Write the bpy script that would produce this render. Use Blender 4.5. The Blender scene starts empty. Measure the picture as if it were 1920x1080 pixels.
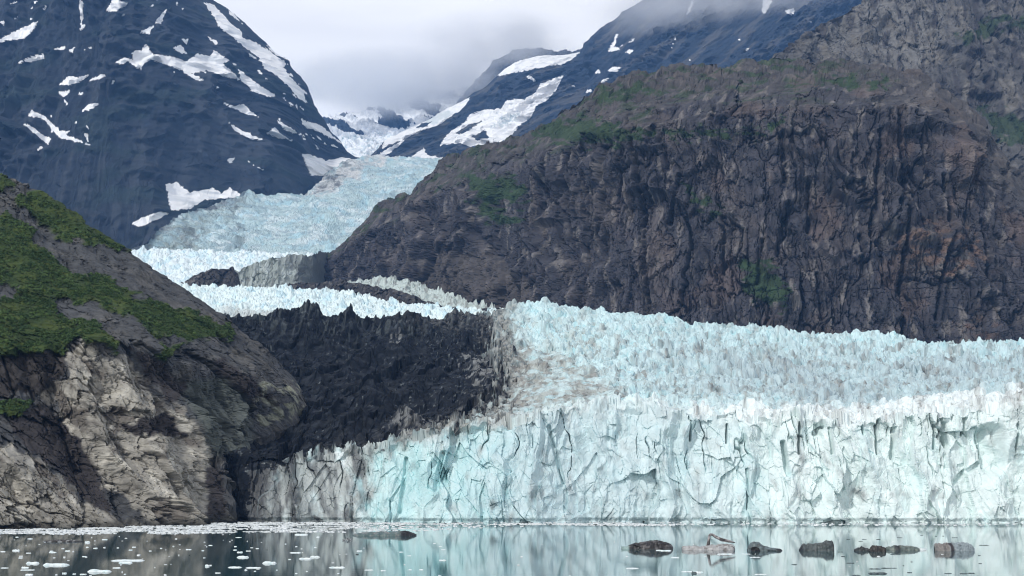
import bpy, math, random, time
import numpy as np
T0 = time.time()
Q = 1.0                      # mesh density
F32 = np.float32
rng = np.random.default_rng(7)
random.seed(7)
COL = bpy.context.scene.collection
R = math.radians

# ------------------------------------------------------------------ camera model (used to place traced outlines at their own distance)
FPX = 2640.0; HC = 20.0; TANP = 372.0 / 2640.0
PIT = math.atan(TANP); CP, SP = math.cos(PIT), math.sin(PIT)

def world(px, py, D):
    a = (px - 960.0) / FPX; b = (540.0 - py) / FPX
    dy = CP - b * SP; dz = SP + b * CP
    t = D / dy
    return a * t, D + 0 * t, HC + dz * t

def water_dist(py):
    b = (540.0 - py) / FPX
    return -HC * (CP - b * SP) / (SP + b * CP)

# ------------------------------------------------------------------ noise
_perm = rng.permutation(1024).astype(np.int32)
_ang = rng.random(1024) * 2 * np.pi
_gx = np.cos(_ang).astype(F32); _gy = np.sin(_ang).astype(F32)
_r1 = rng.random(1024).astype(F32); _r2 = rng.random(1024).astype(F32); _r3 = rng.random(1024).astype(F32); _r4 = rng.random(1024).astype(F32)

def _h(i, j, seed):
    return _perm[(_perm[(i + seed * 131) & 1023] + j) & 1023]

def perlin(x, y, seed=0):
    x = np.asarray(x, F32); y = np.asarray(y, F32)
    fx = np.floor(x); fy = np.floor(y)
    i = fx.astype(np.int32); j = fy.astype(np.int32)
    x = x - fx; y = y - fy
    u = x * x * x * (x * (x * 6 - 15) + 10); v = y * y * y * (y * (y * 6 - 15) + 10)
    def g(di, dj):
        h = _h(i + di, j + dj, seed)
        return _gx[h] * (x - di) + _gy[h] * (y - dj)
    a = g(0, 0); b = g(1, 0); c = g(0, 1); d = g(1, 1)
    a = a + u * (b - a); c = c + u * (d - c)
    return (a + v * (c - a)) * 1.5

def fbm(x, y, seed=0, oct=5, gain=0.5, lac=2.03):
    r = 0; amp = 1.0; f = 1.0
    for k in range(oct):
        r = r + amp * perlin(x * f + k * 17.3, y * f - k * 9.1, seed + k)
        amp *= gain; f *= lac
    return r

def ridged(x, y, seed=0, oct=4, gain=0.5, lac=2.07):
    r = 0; amp = 1.0; f = 1.0; w = 1.0
    for k in range(oct):
        n = 1.0 - np.abs(perlin(x * f + k * 11.7, y * f + k * 5.3, seed + k)) * 1.6
        n = n * n * w
        r = r + amp * n
        w = np.clip(n * 1.6, 0, 1)
        amp *= gain; f *= lac
    return r

def worley(x, y, seed=0):
    """nearest cell: F1, F2, hash, offset to the cell centre"""
    x = np.asarray(x, F32); y = np.asarray(y, F32)
    i = np.floor(x).astype(np.int32); j = np.floor(y).astype(np.int32)
    f1 = np.full(x.shape, 9e9, F32); f2 = f1.copy()
    hh = np.zeros(x.shape, np.int32); ox = np.zeros(x.shape, F32); oy = ox.copy()
    for di in (-1, 0, 1):
        for dj in (-1, 0, 1):
            h = _h(i + di, j + dj, seed)
            dx = x - (i + di + _r1[h]); dy = y - (j + dj + _r2[h])
            d = dx * dx + dy * dy
            m = d < f1
            f2 = np.where(m, f1, np.minimum(f2, d))
            f1 = np.where(m, d, f1)
            hh = np.where(m, h, hh); ox = np.where(m, dx, ox); oy = np.where(m, dy, oy)
    return np.sqrt(f1), np.sqrt(f2), hh, ox, oy

def facets(x, y, seed=0, tilt=1.0, off=0.5):
    """broken rock: each cell is a tilted plane with its own offset"""
    f1, f2, h, ox, oy = worley(x, y, seed)
    return off * (_r3[h] * 2 - 1) + tilt * (ox * (_gx[h]) + oy * (_gy[h])), f2 - f1, _r4[h]

def terr(n, K, e=0.28):
    q = n * K; f = np.floor(q); r = q - f
    t = np.clip((r - (1 - e)) / e, 0, 1)
    return (f + t * t * (3 - 2 * t) + 0.30 * r) / K

def sstep(a, b, x):
    t = np.clip((x - a) / (b - a), 0, 1)
    return t * t * (3 - 2 * t)

def sdf(px, py, poly):
    """signed distance to a polygon, positive inside, picture units"""
    P = np.array(poly, F32)
    out = np.full(px.shape, -60.0, F32)
    x0, y0 = P.min(0) - 60; x1, y1 = P.max(0) + 60
    bb = (px > x0) & (px < x1) & (py > y0) & (py < y1)
    if not bb.any(): return out
    x = px[bb]; y = py[bb]
    d = np.full(x.shape, 9e9, F32); ins = np.zeros(x.shape, bool)
    n = len(P)
    for k in range(n):
        ax, ay = P[k]; bx, by = P[(k + 1) % n]
        ex, ey = bx - ax, by - ay
        t = np.clip(((x - ax) * ex + (y - ay) * ey) / (ex * ex + ey * ey + 1e-9), 0, 1)
        d = np.minimum(d, (x - ax - t * ex) ** 2 + (y - ay - t * ey) ** 2)
        c = ((ay > y) != (by > y)) & (x < ex * (y - ay) / (ey if abs(ey) > 1e-9 else 1e-9) + ax)
        ins ^= c
    d = np.sqrt(d)
    out[bb] = np.where(ins, d, -d)
    return out

def project(P):
    X, Y, Z = P[..., 0], P[..., 1], P[..., 2] - HC
    w = Y * CP + Z * SP; u = -Y * SP + Z * CP
    return (960 + FPX * X / w).astype(F32), (540 - FPX * u / w).astype(F32)

def lerp3(c, tgt, m):
    return c + (np.array(tgt, F32) - c) * m[..., None]

# ------------------------------------------------------------------ sheets
def ip(poly, u):
    p = np.array(poly, float)
    if p.ndim == 0: return np.full(u.shape, float(poly))
    return np.interp(u, p[:, 0], p[:, 1])

class Sheet:
    pass

def sheet(x0, x1, step, lines, rows, blur=0):
    """lines: list of (ypoly, dpoly); rows[k] rows between line k and k+1"""
    nu = int((x1 - x0) / step * Q) + 1
    u = np.linspace(x0, x1, nu)
    ys = [ip(l[0], u) for l in lines]; ds = [ip(l[1], u) for l in lines]
    if blur:
        k = np.exp(-0.5 * (np.arange(-3 * blur, 3 * blur + 1) / blur) ** 2); k /= k.sum()
        pad = 3 * blur
        ds = [np.convolve(np.pad(d, pad, mode='edge'), k, 'valid') for d in ds]
    PY, DD, SEG = [], [], []
    for k in range(len(lines) - 1):
        n = max(2, int(rows[k] * Q)) if rows[k] > 3 else rows[k]
        last = k == len(lines) - 2
        tt = np.linspace(0, 1, n + (1 if last else 0), endpoint=last)
        for t in tt:
            PY.append(ys[k] * (1 - t) + ys[k + 1] * t); DD.append(ds[k] * (1 - t) + ds[k + 1] * t); SEG.append(k + t)
    s = Sheet()
    s.py = np.array(PY, F32); s.D = np.array(DD, F32); s.px = np.broadcast_to(u.astype(F32), s.py.shape).copy()
    s.seg = np.broadcast_to(np.array(SEG, F32)[:, None], s.py.shape)
    X, Y, Z = world(s.px.astype(float), s.py.astype(float), s.D.astype(float))
    s.P = np.stack([X, Y, Z], -1).astype(F32)
    return s

def normals(P):
    du = np.gradient(P, axis=1); dv = np.gradient(P, axis=0)
    n = np.cross(du, dv)
    n /= np.linalg.norm(n, axis=-1, keepdims=True) + 1e-9
    flip = n[..., 1:2] > 0.6
    return np.where(flip, -n, n)

def level(N):
    """rock faces wear back horizontally"""
    h = N * np.array([0.7, 1.0, 0.0], F32)
    h[..., 1] = np.minimum(h[..., 1], -0.25)
    return h / np.linalg.norm(h, axis=-1, keepdims=True)

def smooth2(a, k):
    ker = np.exp(-0.5 * (np.arange(-3 * k, 3 * k + 1) / k) ** 2); ker = (ker / ker.sum()).astype(F32)
    a = np.apply_along_axis(lambda r: np.convolve(np.pad(r, 3 * k, mode='edge'), ker, 'valid'), 0, a)
    return np.apply_along_axis(lambda r: np.convolve(np.pad(r, 3 * k, mode='edge'), ker, 'valid'), 1, a)

def build(name, P, col, mat, parent=None, mask=None, smooth=False):
    nv, nu = P.shape[:2]
    idx = np.arange(nv * nu, dtype=np.int32).reshape(nv, nu)
    q = np.stack([idx[:-1, :-1], idx[:-1, 1:], idx[1:, 1:], idx[1:, :-1]], -1)
    q = q[mask] if mask is not None else q.reshape(-1, 4)
    used, inv = np.unique(q, return_inverse=True)
    V = P.reshape(-1, 3)[used]; C = col.reshape(-1, 3)[used]
    return raw_mesh(name, V, inv.reshape(-1, 4), mat, parent, C, smooth)

def raw_mesh(name, V, quads, mat, parent=None, C=None, smooth=False):
    me = bpy.data.meshes.new(name)
    nf, k = quads.shape
    me.vertices.add(len(V)); me.loops.add(nf * k); me.polygons.add(nf)
    me.vertices.foreach_set('co', np.ascontiguousarray(V, F32).ravel())
    me.loops.foreach_set('vertex_index', np.ascontiguousarray(quads, np.int32).ravel())
    me.polygons.foreach_set('loop_start', np.arange(0, nf * k, k, dtype=np.int32))
    me.polygons.foreach_set('loop_total', np.full(nf, k, np.int32))
    me.polygons.foreach_set('use_smooth', np.full(nf, smooth, bool))
    if C is not None:
        at = me.color_attributes.new('col', 'FLOAT_COLOR', 'POINT')
        c4 = np.ones((len(V), 4), F32); c4[:, :3] = np.clip(C, 0.002, 0.95)
        at.data.foreach_set('color', c4.ravel())
    me.update(calc_edges=True)
    me.materials.append(mat)
    o = bpy.data.objects.new(name, me)
    COL.objects.link(o)
    if parent: o.parent = parent
    return o

def tag(o, label=None, cat=None, group=None, kind=None):
    if label: o['label'] = label
    if cat: o['category'] = cat
    if group: o['group'] = group
    if kind: o['kind'] = kind
    return o

def empty(name, loc, label, cat=None, group=None, kind=None):
    e = bpy.data.objects.new(name, None); COL.objects.link(e); e.location = loc
    e.empty_display_size = 1
    return tag(e, label, cat, group, kind)

# ------------------------------------------------------------------ materials
def new_mat(name):
    m = bpy.data.materials.new(name); m.use_nodes = True
    nt = m.node_tree; b = nt.nodes['Principled BSDF']
    return m, nt, b

def surf_mat(name, rough=0.9, spec=0.2, nscale=0.1, namt=0.35, bump=0.4, bscale=0.4, bdist=1.0, sss=0.0, stretch=(1, 1, 1)):
    """vertex albedo broken up by object-space noise, plus bump"""
    m, nt, b = new_mat(name)
    N, L = nt.nodes, nt.links
    at = N.new('ShaderNodeAttribute'); at.attribute_name = 'col'
    tc = N.new('ShaderNodeTexCoord')
    mp = N.new('ShaderNodeMapping'); mp.inputs['Scale'].default_value = stretch
    L.new(tc.outputs['Object'], mp.inputs['Vector'])
    n1 = N.new('ShaderNodeTexNoise'); n1.inputs['Scale'].default_value = nscale; n1.inputs['Detail'].default_value = 6; n1.inputs['Roughness'].default_value = 0.65
    L.new(mp.outputs[0], n1.inputs['Vector'])
    mr = N.new('ShaderNodeMapRange'); mr.inputs[1].default_value = 0.3; mr.inputs[2].default_value = 0.7
    mr.inputs[3].default_value = 1 - namt; mr.inputs[4].default_value = 1 + namt
    L.new(n1.outputs['Fac'], mr.inputs[0])
    mx = N.new('ShaderNodeVectorMath'); mx.operation = 'MULTIPLY'
    L.new(at.outputs['Color'], mx.inputs[0]); L.new(mr.outputs[0], mx.inputs[1])
    L.new(mx.outputs[0], b.inputs['Base Color'])
    b.inputs['Roughness'].default_value = rough
    b.inputs['Specular IOR Level'].default_value = spec
    if bump:
        n2 = N.new('ShaderNodeTexNoise'); n2.inputs['Scale'].default_value = bscale; n2.inputs['Detail'].default_value = 5; n2.inputs['Roughness'].default_value = 0.7
        L.new(mp.outputs[0], n2.inputs['Vector'])
        bp = N.new('ShaderNodeBump'); bp.inputs['Strength'].default_value = bump; bp.inputs['Distance'].default_value = bdist
        L.new(n2.outputs['Fac'], bp.inputs['Height']); L.new(bp.outputs[0], b.inputs['Normal'])
    return m

M_rock = surf_mat('headland_rock', nscale=0.12, namt=0.4, bscale=0.35, bdist=1.5)
M_cliff = surf_mat('cliff_rock', nscale=0.05, namt=0.4, bscale=0.15, bdist=3.0, stretch=(1, 1, .5))
M_far = surf_mat('far_rock', nscale=0.01, namt=0.3, bscale=0.03, bdist=14.0)
M_snow = surf_mat('snow', rough=0.7, nscale=0.02, namt=0.06, bump=0.3, bscale=0.02, bdist=8)
M_ice = surf_mat('glacier_ice', rough=0.5, spec=0.4, nscale=0.12, namt=0.12, bump=0.35, bscale=0.4, bdist=1.0)
M_till = surf_mat('rock_debris', rough=0.95, nscale=0.2, namt=0.5, bump=0.5, bscale=0.5, bdist=1.0)
# ================================================================== TERRAIN
def rock_disp(s, t, spec, warp=0.35):
    """spec: list of (kind, sx, sy, amp, seed)"""
    d = 0
    wx = fbm(s / 90, t / 90, 40, 3); wy = fbm(s / 90 + 31, t / 90, 44, 3)
    for kind, sx, sy, amp, seed in spec:
        a = s / sx + wx * warp; b = t / sy + wy * warp
        if kind == 'f': d = d + amp * facets(a, b, seed, 0.9, 0.6)[0]
        elif kind == 'c':      # jointed rock: flat-faced blocks parted by deep narrow cracks
            a0, b0 = a, b
            a = a + 0.16 * fbm(a * 2.3 + 5, b * 2.3, seed + 70, 4, 0.6); b = b + 0.16 * fbm(a0 * 2.3, b * 2.3 + 7, seed + 75, 4, 0.6)
            f1, f2, h, ox, oy = worley(a, b, seed)
            f = 0.5 * (_r3[h] * 2 - 1) + 0.75 * ((ox + a0 - a) * _gx[h] + (oy + b0 - b) * _gy[h]); e = f2 - f1
            d = d + amp * (f - 0.7 * sstep(0.09, 0.0, e))
        elif kind == 'k':      # upright slabs: tilted mostly about the vertical
            f1, f2, h, ox, oy = worley(a, b, seed)
            f = 0.6 * (_r3[h] * 2 - 1) + 1.1 * ox * _gx[h] + 0.45 * oy * (0.35 + 0.5 * _gy[h])
            d = d + amp * (f - 1.0 * sstep(0.09, 0.0, f2 - f1))
        elif kind == 't':      # sheets broken off in steps with ragged edges
            d = d + amp * terr(fbm(a, b, seed, 6, 0.55), 3.2)
        elif kind == 'j':      # thin joints
            a2 = a + 0.10 * fbm(s / 14, t / 14, seed + 60, 4, 0.6)
            d = d - amp * sstep(0.07, 0.0, np.abs(perlin(a2, b, seed))) * sstep(-0.25, 0.15, perlin(s / (min(sx, 60) * 2.5), t / (min(sy, 90) * 1.2), seed + 61))
        elif kind == 'r': d = d + amp * (ridged(a, b, seed, 2 if warp < 0.3 else 4) - 0.8)
        elif kind == 'n': d = d + amp * fbm(a, b, seed, 5)
    return d

# ---------------------------------------------------------------- left headland
RID = [(-160, 290), (-60, 308), (0, 322), (60, 343), (95, 367), (130, 388), (165, 412), (200, 442), (250, 470), (300, 512), (360, 548), (400, 577), (440, 607), (480, 640), (520, 672), (556, 712), (572, 742), (580, 766), (590, 775)]
BOT = [(-160, 996), (0, 991), (140, 988), (300, 984), (385, 979), (396, 975), (403, 900), (412, 872), (470, 838), (540, 802), (578, 776), (590, 777)]
BD = [(-160, 640), (0, 668), (140, 696), (300, 735), (385, 785), (412, 835), (470, 872), (540, 975), (578, 1062), (590, 1090)]
MID = [(-160, 665), (0, 655), (170, 640), (260, 640), (330, 668), (400, 690), (470, 720), (520, 745), (560, 765), (580, 772), (590, 776)]
MD = [(-160, 740), (0, 770), (170, 795), (330, 850), (400, 890), (470, 950), (520, 1000), (578, 1068), (590, 1092)]
RD = [(-160, 1030), (0, 1040), (300, 1060), (450, 1075), (590, 1110)]
off = lambda poly, k: [(a, b + k) for a, b in poly]
H = sheet(-330, 588, 1.15, [(off(BOT, 34), off(BD, 6)), (BOT, BD), (MID, MD), (RID, RD), (off(RID, 30), off(RD, 60)), (off(RID, 260), off(RD, 420))], [12, 270, 260, 24, 10], blur=14)
px, py = H.px, H.py
s = H.P[..., 0] + 0.45 * H.P[..., 1]; t = H.P[..., 2] + 0.35 * H.P[..., 1]
N = normals(H.P); N = level(np.stack([smooth2(N[..., k], 8) for k in range(3)], -1))
edge = sstep(0, 60, 588 - px)
macro = np.zeros(px.shape, F32)
for pl, w_, a_ in (([(170, 620), (215, 690), (270, 800), (335, 985)], 34, 15), ([(100, 745), (150, 840), (235, 965)], 30, -15), ([(-40, 830), (70, 880), (150, 940), (230, 990)], 40, 12), ([(305, 745), (370, 800), (408, 860), (398, 985)], 26, 12), ([(262, 680), (318, 770), (350, 830)], 18, -8),
                   ([(40, 660), (60, 740)], 14, -6), ([(110, 650), (95, 720)], 12, -6), ([(330, 700), (430, 760), (470, 830)], 30, -10), ([(470, 700), (560, 760)], 26, 9), ([(60, 370), (130, 470), (180, 520)], 18, -8), ([(300, 850), (330, 960)], 10, -5), ([(20, 900), (60, 980)], 12, -5), ([(230, 890), (250, 985)], 10, -5)):
    dm = np.full(px.shape, 999.0, F32)
    for (ax, ay), (bx, by) in zip(pl[:-1], pl[1:]):
        ex, ey = bx - ax, by - ay
        tt = np.clip(((px - ax) * ex + (py - ay) * ey) / (ex * ex + ey * ey), 0, 1)
        dm = np.minimum(dm, np.hypot(px - ax - tt * ex, py - ay - tt * ey))
    dm = dm + 8 * fbm(px / 30, py / 40, 30, 3)
    macro += a_ * np.exp(-(dm / w_) ** 2)
d = rock_disp(s + 0.5 * t, t - 0.2 * s, [('r', 70, 150, 10, 1), ('c', 48, 76, 8, 7), ('c', 22, 34, 4.2, 10), ('c', 9, 13, 1.9, 12), ('c', 4, 5.5, 0.8, 17), ('j', 12, 220, 1.6, 21), ('j', 200, 14, 0.9, 23), ('j', 4.5, 70, 0.5, 25), ('n', 2.4, 3, 0.4, 20)], 0.2)
gz = [(0, 402), (40, 415), (82, 465), (126, 510), (208, 528), (265, 560), (315, 572), (378, 598), (438, 616), (430, 630), (345, 634), (296, 622), (255, 600), (210, 573), (158, 566), (101, 553), (104, 590), (158, 610), (208, 648), (200, 662), (158, 636), (136, 630), (126, 655), (40, 658), (-400, 655), (-400, 400)]
gz2 = [(36, 372), (80, 362), (150, 408), (208, 444), (240, 464), (222, 470), (158, 448), (120, 440), (82, 402)]
gz3 = [(-160, 752), (0, 752), (57, 754), (32, 772), (0, 778), (-160, 780)]
gz4 = [(-40, 322), (0, 330), (30, 345), (10, 352), (-40, 350)]
gz5 = [(300, 650), (330, 655), (322, 675), (304, 668)]
nz = fbm(px / 26, py / 22, 60, 5) * 11
gm = np.maximum.reduce([sdf(px, py, g) for g in (gz, gz2, gz3, gz4, gz5)]) + nz
bare = sdf(px, py, [(-20, 532), (44, 528), (40, 556), (-20, 566)]) + nz
bare2 = sdf(px, py, [(128, 455), (200, 470), (300, 520), (322, 552), (240, 520), (150, 490)]) + nz
gm = np.minimum(gm + 4, np.minimum(-bare, -bare2) + 5)
green = sstep(-2, 3, gm)
d = d * (1 - 0.45 * green) * (1 - 0.45 * sstep(1.7, 2.6, H.seg))
d = d + green * (1.2 * ridged(s / 6, t / 6, 70, 3) + 1.0)
span = np.clip((np.interp(px, *np.array(BOT).T) - np.interp(px, *np.array(MID).T)) / 150, 0.12, 1)
d = d * np.where((px > 380) & (H.seg < 2.2), span, 1.0) + macro
fade = np.where(H.seg > 3.6, 0.2, 1.0) * (0.25 + 0.75 * edge)
H.P = H.P + N * (d * fade)[..., None]
px, py = project(H.P)
# albedo
c = np.empty(px.shape + (3,), F32); c[:] = (0.076, 0.079, 0.084)
n1 = fbm(s / 30, t / 30, 80, 5)
c = lerp3(c, (0.120, 0.118, 0.115), sstep(0.0, 0.6, n1))
pale = np.maximum(sdf(px, py, [(126, 648), (170, 625), (178, 672), (240, 664), (302, 750), (345, 760), (408, 850), (412, 868), (400, 930), (390, 985), (275, 985), (262, 960), (190, 905), (140, 830), (84, 738), (130, 700)]),
                  sdf(px, py, [(-160, 840), (0, 830), (62, 850), (146, 926), (212, 965), (300, 992), (300, 1010), (-160, 1010)])) + fbm(px / 30, py / 40, 83, 5) * 18
c = lerp3(c, (0.31, 0.295, 0.262), sstep(-4, 6, pale))
c = lerp3(c, (0.46, 0.44, 0.39), sstep(-4, 6, pale) * sstep(0.1, 0.55, fbm(s / 11, t / 16, 85, 4)))
c = lerp3(c, (0.14, 0.125, 0.11), sstep(-4, 6, pale) * sstep(0.2, 0.5, fbm(s / 18 + 40, t / 26, 87, 5)) * 0.85)
shou = sdf(px, py, [(470, 715), (560, 715), (585, 775), (500, 800), (470, 760)]) + fbm(px / 20, py / 20, 88, 4) * 14
c = lerp3(c, (0.27, 0.28, 0.22), sstep(-4, 8, shou) * sstep(-0.2, 0.3, fbm(s / 16, t / 12, 89, 4)))
c = lerp3(c, (0.10, 0.115, 0.105), sstep(-10, 10, sdf(px, py, [(330, 720), (460, 700), (480, 840), (400, 860), (380, 800)])) * 0.8)
scree = np.maximum.reduce([sdf(px, py, p) for p in (
    [(12, 775), (84, 752), (145, 824), (183, 887), (208, 950), (190, 960), (145, 918), (82, 868), (30, 824)],
    [(222, 799), (315, 773), (352, 818), (265, 818)], [(240, 648), (302, 673), (352, 736), (315, 755), (270, 698)],
    [(385, 880), (410, 860), (430, 985), (392, 985)], [(410, 668), (480, 715), (520, 760), (470, 745), (400, 700)])]) + fbm(px / 24, py / 24, 91, 4) * 9
c = lerp3(c, (0.052, 0.047, 0.048), sstep(-3, 4, scree))
dk = sdf(px, py, [(-160, 660), (0, 655), (130, 655), (128, 690), (84, 735), (0, 745), (-160, 745)]) + fbm(px / 20, py / 30, 93, 4) * 12
c = lerp3(c, (0.05, 0.043, 0.040), sstep(-4, 6, dk) * 0.85)
wl = sstep(5.0, 1.5, H.P[..., 2]); c = lerp3(c, (0.045, 0.045, 0.04), wl * 0.75)
gcol = lerp3(np.broadcast_to(np.array((0.036, 0.060, 0.018), F32), c.shape), (0.058, 0.082, 0.022), sstep(-0.3, 0.5, fbm(s / 14, t / 14, 95, 4)))
c = c + (gcol - c) * green[..., None]
land = empty('headland', (-180, 760, 0), 'rocky headland with green slopes and pale crags at the water, on the left', None, None, 'structure')
gface = (green[:-1, :-1] + green[1:, 1:] > 1.0)
HL = np.array(land.location[:], F32)
build('bare_rock', H.P - HL, c, M_rock, land, ~gface)
build('grass_slope', H.P - HL, c, M_rock, land, gface)
HEAD = (H.P, green, H.seg, N)

# ---------------------------------------------------------------- brown cliff mountain on the right
RID = [(594, 500), (600, 484), (625, 464), (650, 440), (690, 400), (715, 376), (770, 360), (790, 330), (820, 302), (860, 286), (930, 266), (990, 240), (1040, 215), (1100, 176), (1150, 150), (1200, 131), (1300, 121), (1380, 116), (1430, 112), (1560, 108), (1690, 122), (1740, 145), (1800, 190), (1860, 260), (1910, 330), (1960, 390), (2100, 470)]
BOT = [(594, 532), (700, 535), (800, 545), (900, 575), (1100, 595), (1300, 612), (1500, 634), (1700, 650), (1920, 662), (2100, 670)]
BD = [(594, 3050), (700, 2900), (800, 2700), (950, 2330), (1150, 2080), (1400, 1960), (1700, 1920), (2100, 1900)]
MID = [(594, 515), (640, 470), (700, 420), (800, 372), (900, 335), (1000, 292), (1100, 258), (1300, 215), (1500, 200), (1650, 195), (1760, 230), (1850, 320), (1950, 440), (2100, 520)]
MD = [(594, 3080), (700, 2960), (800, 2790), (950, 2450), (1150, 2230), (1400, 2130), (1700, 2090), (1850, 2040), (2100, 2000)]
RD = [(594, 3100), (650, 3120), (700, 3110), (800, 3030), (950, 2760), (1150, 2600), (1400, 2520), (1700, 2450), (1850, 2240), (2100, 2150)]
C = sheet(594, 2080, 1.25, [(off(BOT, 40), BD), (BOT, BD), (MID, MD), (RID, RD), (off(RID, 12), off(RD, 60)), (off(RID, 160), off(RD, 500))], [24, 330, 110, 8, 8], blur=30)
px, py = C.px, C.py
s = C.P[..., 0] - 0.35 * C.P[..., 1]; t = C.P[..., 2] + 0.2 * C.P[..., 1]
N = normals(C.P); N = level(np.stack([smooth2(N[..., k], 10) for k in range(3)], -1))
wl = fbm(s / 260, t / 260, 100, 3)
sw = s + 10 * wl + 0.10 * t
d = rock_disp(sw, t, [('r', 300, 1000, 46, 101), ('r', 110, 480, 11, 105), ('c', 95, 240, 13, 109), ('c', 42, 105, 7.5, 111), ('c', 18, 40, 3.6, 113), ('c', 8.5, 15, 1.7, 115), ('c', 4, 6, 0.7, 117), ('j', 26, 800, 5.5, 121), ('j', 600, 30, 2.2, 123), ('j', 9, 260, 1.2, 125), ('n', 6, 8, 0.5, 119)], 0.15)
for pl in ([(920, 420), (912, 600), (905, 740)], [(965, 330), (1000, 520), (985, 650)], [(385, 260), (410, 340), (405, 380)], [(490, 260), (440, 340)], [(150, 450), (165, 600), (180, 950)], [(700, 560), (705, 720)], [(640, 640), (610, 800)], [(735, 860), (750, 1000)],
           [(1010, 560), (1015, 760), (1005, 1060)], [(1330, 450), (1360, 640)], [(60, 470), (40, 640)], [(440, 690), (430, 860)], [(1275, 690), (1290, 900)], [(620, 430), (628, 570)], [(-180, 640), (-190, 800)], [(-60, 430), (-70, 640)], [(300, 560), (260, 700)], [(1130, 560), (1165, 740), (1120, 1000)], [(870, 740), (890, 800)], [(560, 760), (545, 900)]):
    for (ax, ay), (bx, by) in zip(pl[:-1], pl[1:]):
        ax, ay, bx, by = 1100 + ax * .5925, ay * .5925, 1100 + bx * .5925, by * .5925
        ex, ey = bx - ax, by - ay
        tt = np.clip(((px - ax) * ex + (py - ay) * ey) / (ex * ex + ey * ey), 0, 1)
        dd = np.hypot(px - ax - tt * ex + 7 * wl + 3 * fbm(px / 9, py / 14, 126, 3), py - ay - tt * ey)
        d = d - 13 * sstep(6.0, 1.0, dd) + 5 * sstep(16, 8, dd) * sstep(3, 8, dd)
# ledges
for pl, a_ in (([(0, 410), (120, 430), (250, 405), (450, 440), (520, 420), (620, 370), (760, 350)], 13), ([(740, 340), (900, 300), (1050, 330), (1200, 400), (1330, 520)], 12), ([(640, 860), (760, 840), (900, 790), (1010, 760), (1280, 690)], 10),
                ([(-330, 470), (-150, 520), (0, 560)], 10), ([(1005, 515), (1115, 505)], 9), ([(320, 640), (430, 695)], 8), ([(-560, 560), (-380, 600), (-250, 700), (-120, 800)], 9), ([(430, 560), (560, 540), (640, 520)], 7), ([(1040, 880), (1160, 850), (1290, 860)], 8)):
    q_ = np.array([(1100 + a * .5925, b * .5925) for a, b in pl])
    yl = np.interp(px, q_[:, 0], q_[:, 1]) + 9 * fbm(px / 28, px * 0 + 3.3, 128, 4)
    inside = sstep(q_[0, 0] - 6, q_[0, 0] + 14, px) * sstep(q_[-1, 0] + 6, q_[-1, 0] - 14, px)
    below = np.clip(py - yl, 0, None)
    d = d + a_ * inside * sstep(0, 4, below) * np.exp(-below / 55)
face = sstep(2.5, 1.7, C.seg)
d = d * (0.45 + 0.55 * face) * np.where(C.seg > 3.4, 0.3, 1.0) * (0.4 + 0.6 * sstep(0, 60, px - 594))
C.P = C.P + N * d[..., None]
C.P[..., 0] += sstep(660, 594, px) * (16 * fbm(t / 26, t * 0 + 1.7, 131, 4) + 4 * fbm(t / 7, s / 30, 132, 3))
C.P[..., 2] += sstep(2.2, 2.7, C.seg) * (12 * fbm(s / 55, C.P[..., 1] / 70, 127, 5) + 4.5 * facets(s / 34, C.P[..., 1] / 60, 129, .8, .7)[0] + 2.5 * facets(s / 16, C.P[..., 1] / 30, 128, 1, .6)[0])
px, py = project(C.P)
c = np.empty(px.shape + (3,), F32); c[:] = (0.060, 0.059, 0.069)
c = lerp3(c, (0.098, 0.089, 0.092), sstep(0.0, 0.6, fbm(s / 70, t / 120, 130, 6, 0.6)))
c = lerp3(c, (0.032, 0.031, 0.038), sstep(0.15, 0.4, fbm(s / 34, t / 110, 133, 6, 0.6)) * 0.5)
c = lerp3(c, (0.19, 0.175, 0.168), sstep(0.25, 0.65, fbm(s / 16, t / 50, 136, 5)) * 0.75)
c = lerp3(c, (0.125, 0.095, 0.085), sstep(0.2, 0.6, fbm(s / 80 + 9, t / 110, 137, 5)) * 0.6 * sstep(1000, 1500, px))
top = sstep(2.0, 2.5, C.seg + 0.35 * fbm(s / 90, t / 60, 138, 4))
c = lerp3(c, (0.095, 0.088, 0.082), top * 0.5)
orange = sdf(px, py, [(1690, 430), (1760, 410), (1830, 440), (1850, 490), (1790, 520), (1720, 500), (1680, 480)]) + fbm(px / 16, py / 10, 140, 4) * 22
orange = np.maximum(orange, sdf(px, py, [(1790, 610), (1850, 595), (1900, 625), (1850, 640)]) + fbm(px / 16, py / 10, 141, 4) * 12)
c = lerp3(c, (0.16, 0.11, 0.088), sstep(-6, 14, orange) * 0.9 * sstep(-0.3, 0.4, fbm(s / 25, t / 14, 143, 5)))
fan = sdf(px, py, [(740, 545), (830, 470), (930, 470), (1010, 560), (960, 585), (880, 570)]) + fbm(px / 20, py / 20, 142, 4) * 10
c = lerp3(c, (0.10, 0.09, 0.085), sstep(-4, 10, fan) * 0.7)
gp = [[(1282, 348), (1300, 350), (1352, 398), (1340, 412), (1300, 385)], [(1385, 490), (1440, 485), (1480, 540), (1475, 580), (1400, 560)],
      [(870, 330), (960, 325), (1000, 370), (900, 395)], [(1400, 250), (1470, 220), (1470, 240), (1410, 262)], [(1000, 230), (1100, 215), (1230, 250), (1160, 275), (1000, 265)],
      [(1240, 240), (1400, 245), (1380, 262), (1240, 258)], [(1100, 175), (1200, 150), (1240, 170), (1120, 200)], [(1530, 140), (1680, 150), (1640, 170), (1540, 160)], [(880, 370), (980, 400), (960, 430), (900, 410)]]
gm = np.maximum.reduce([sdf(px, py, g) for g in gp]) + fbm(px / 22, py / 12, 145, 5) * 20
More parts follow.
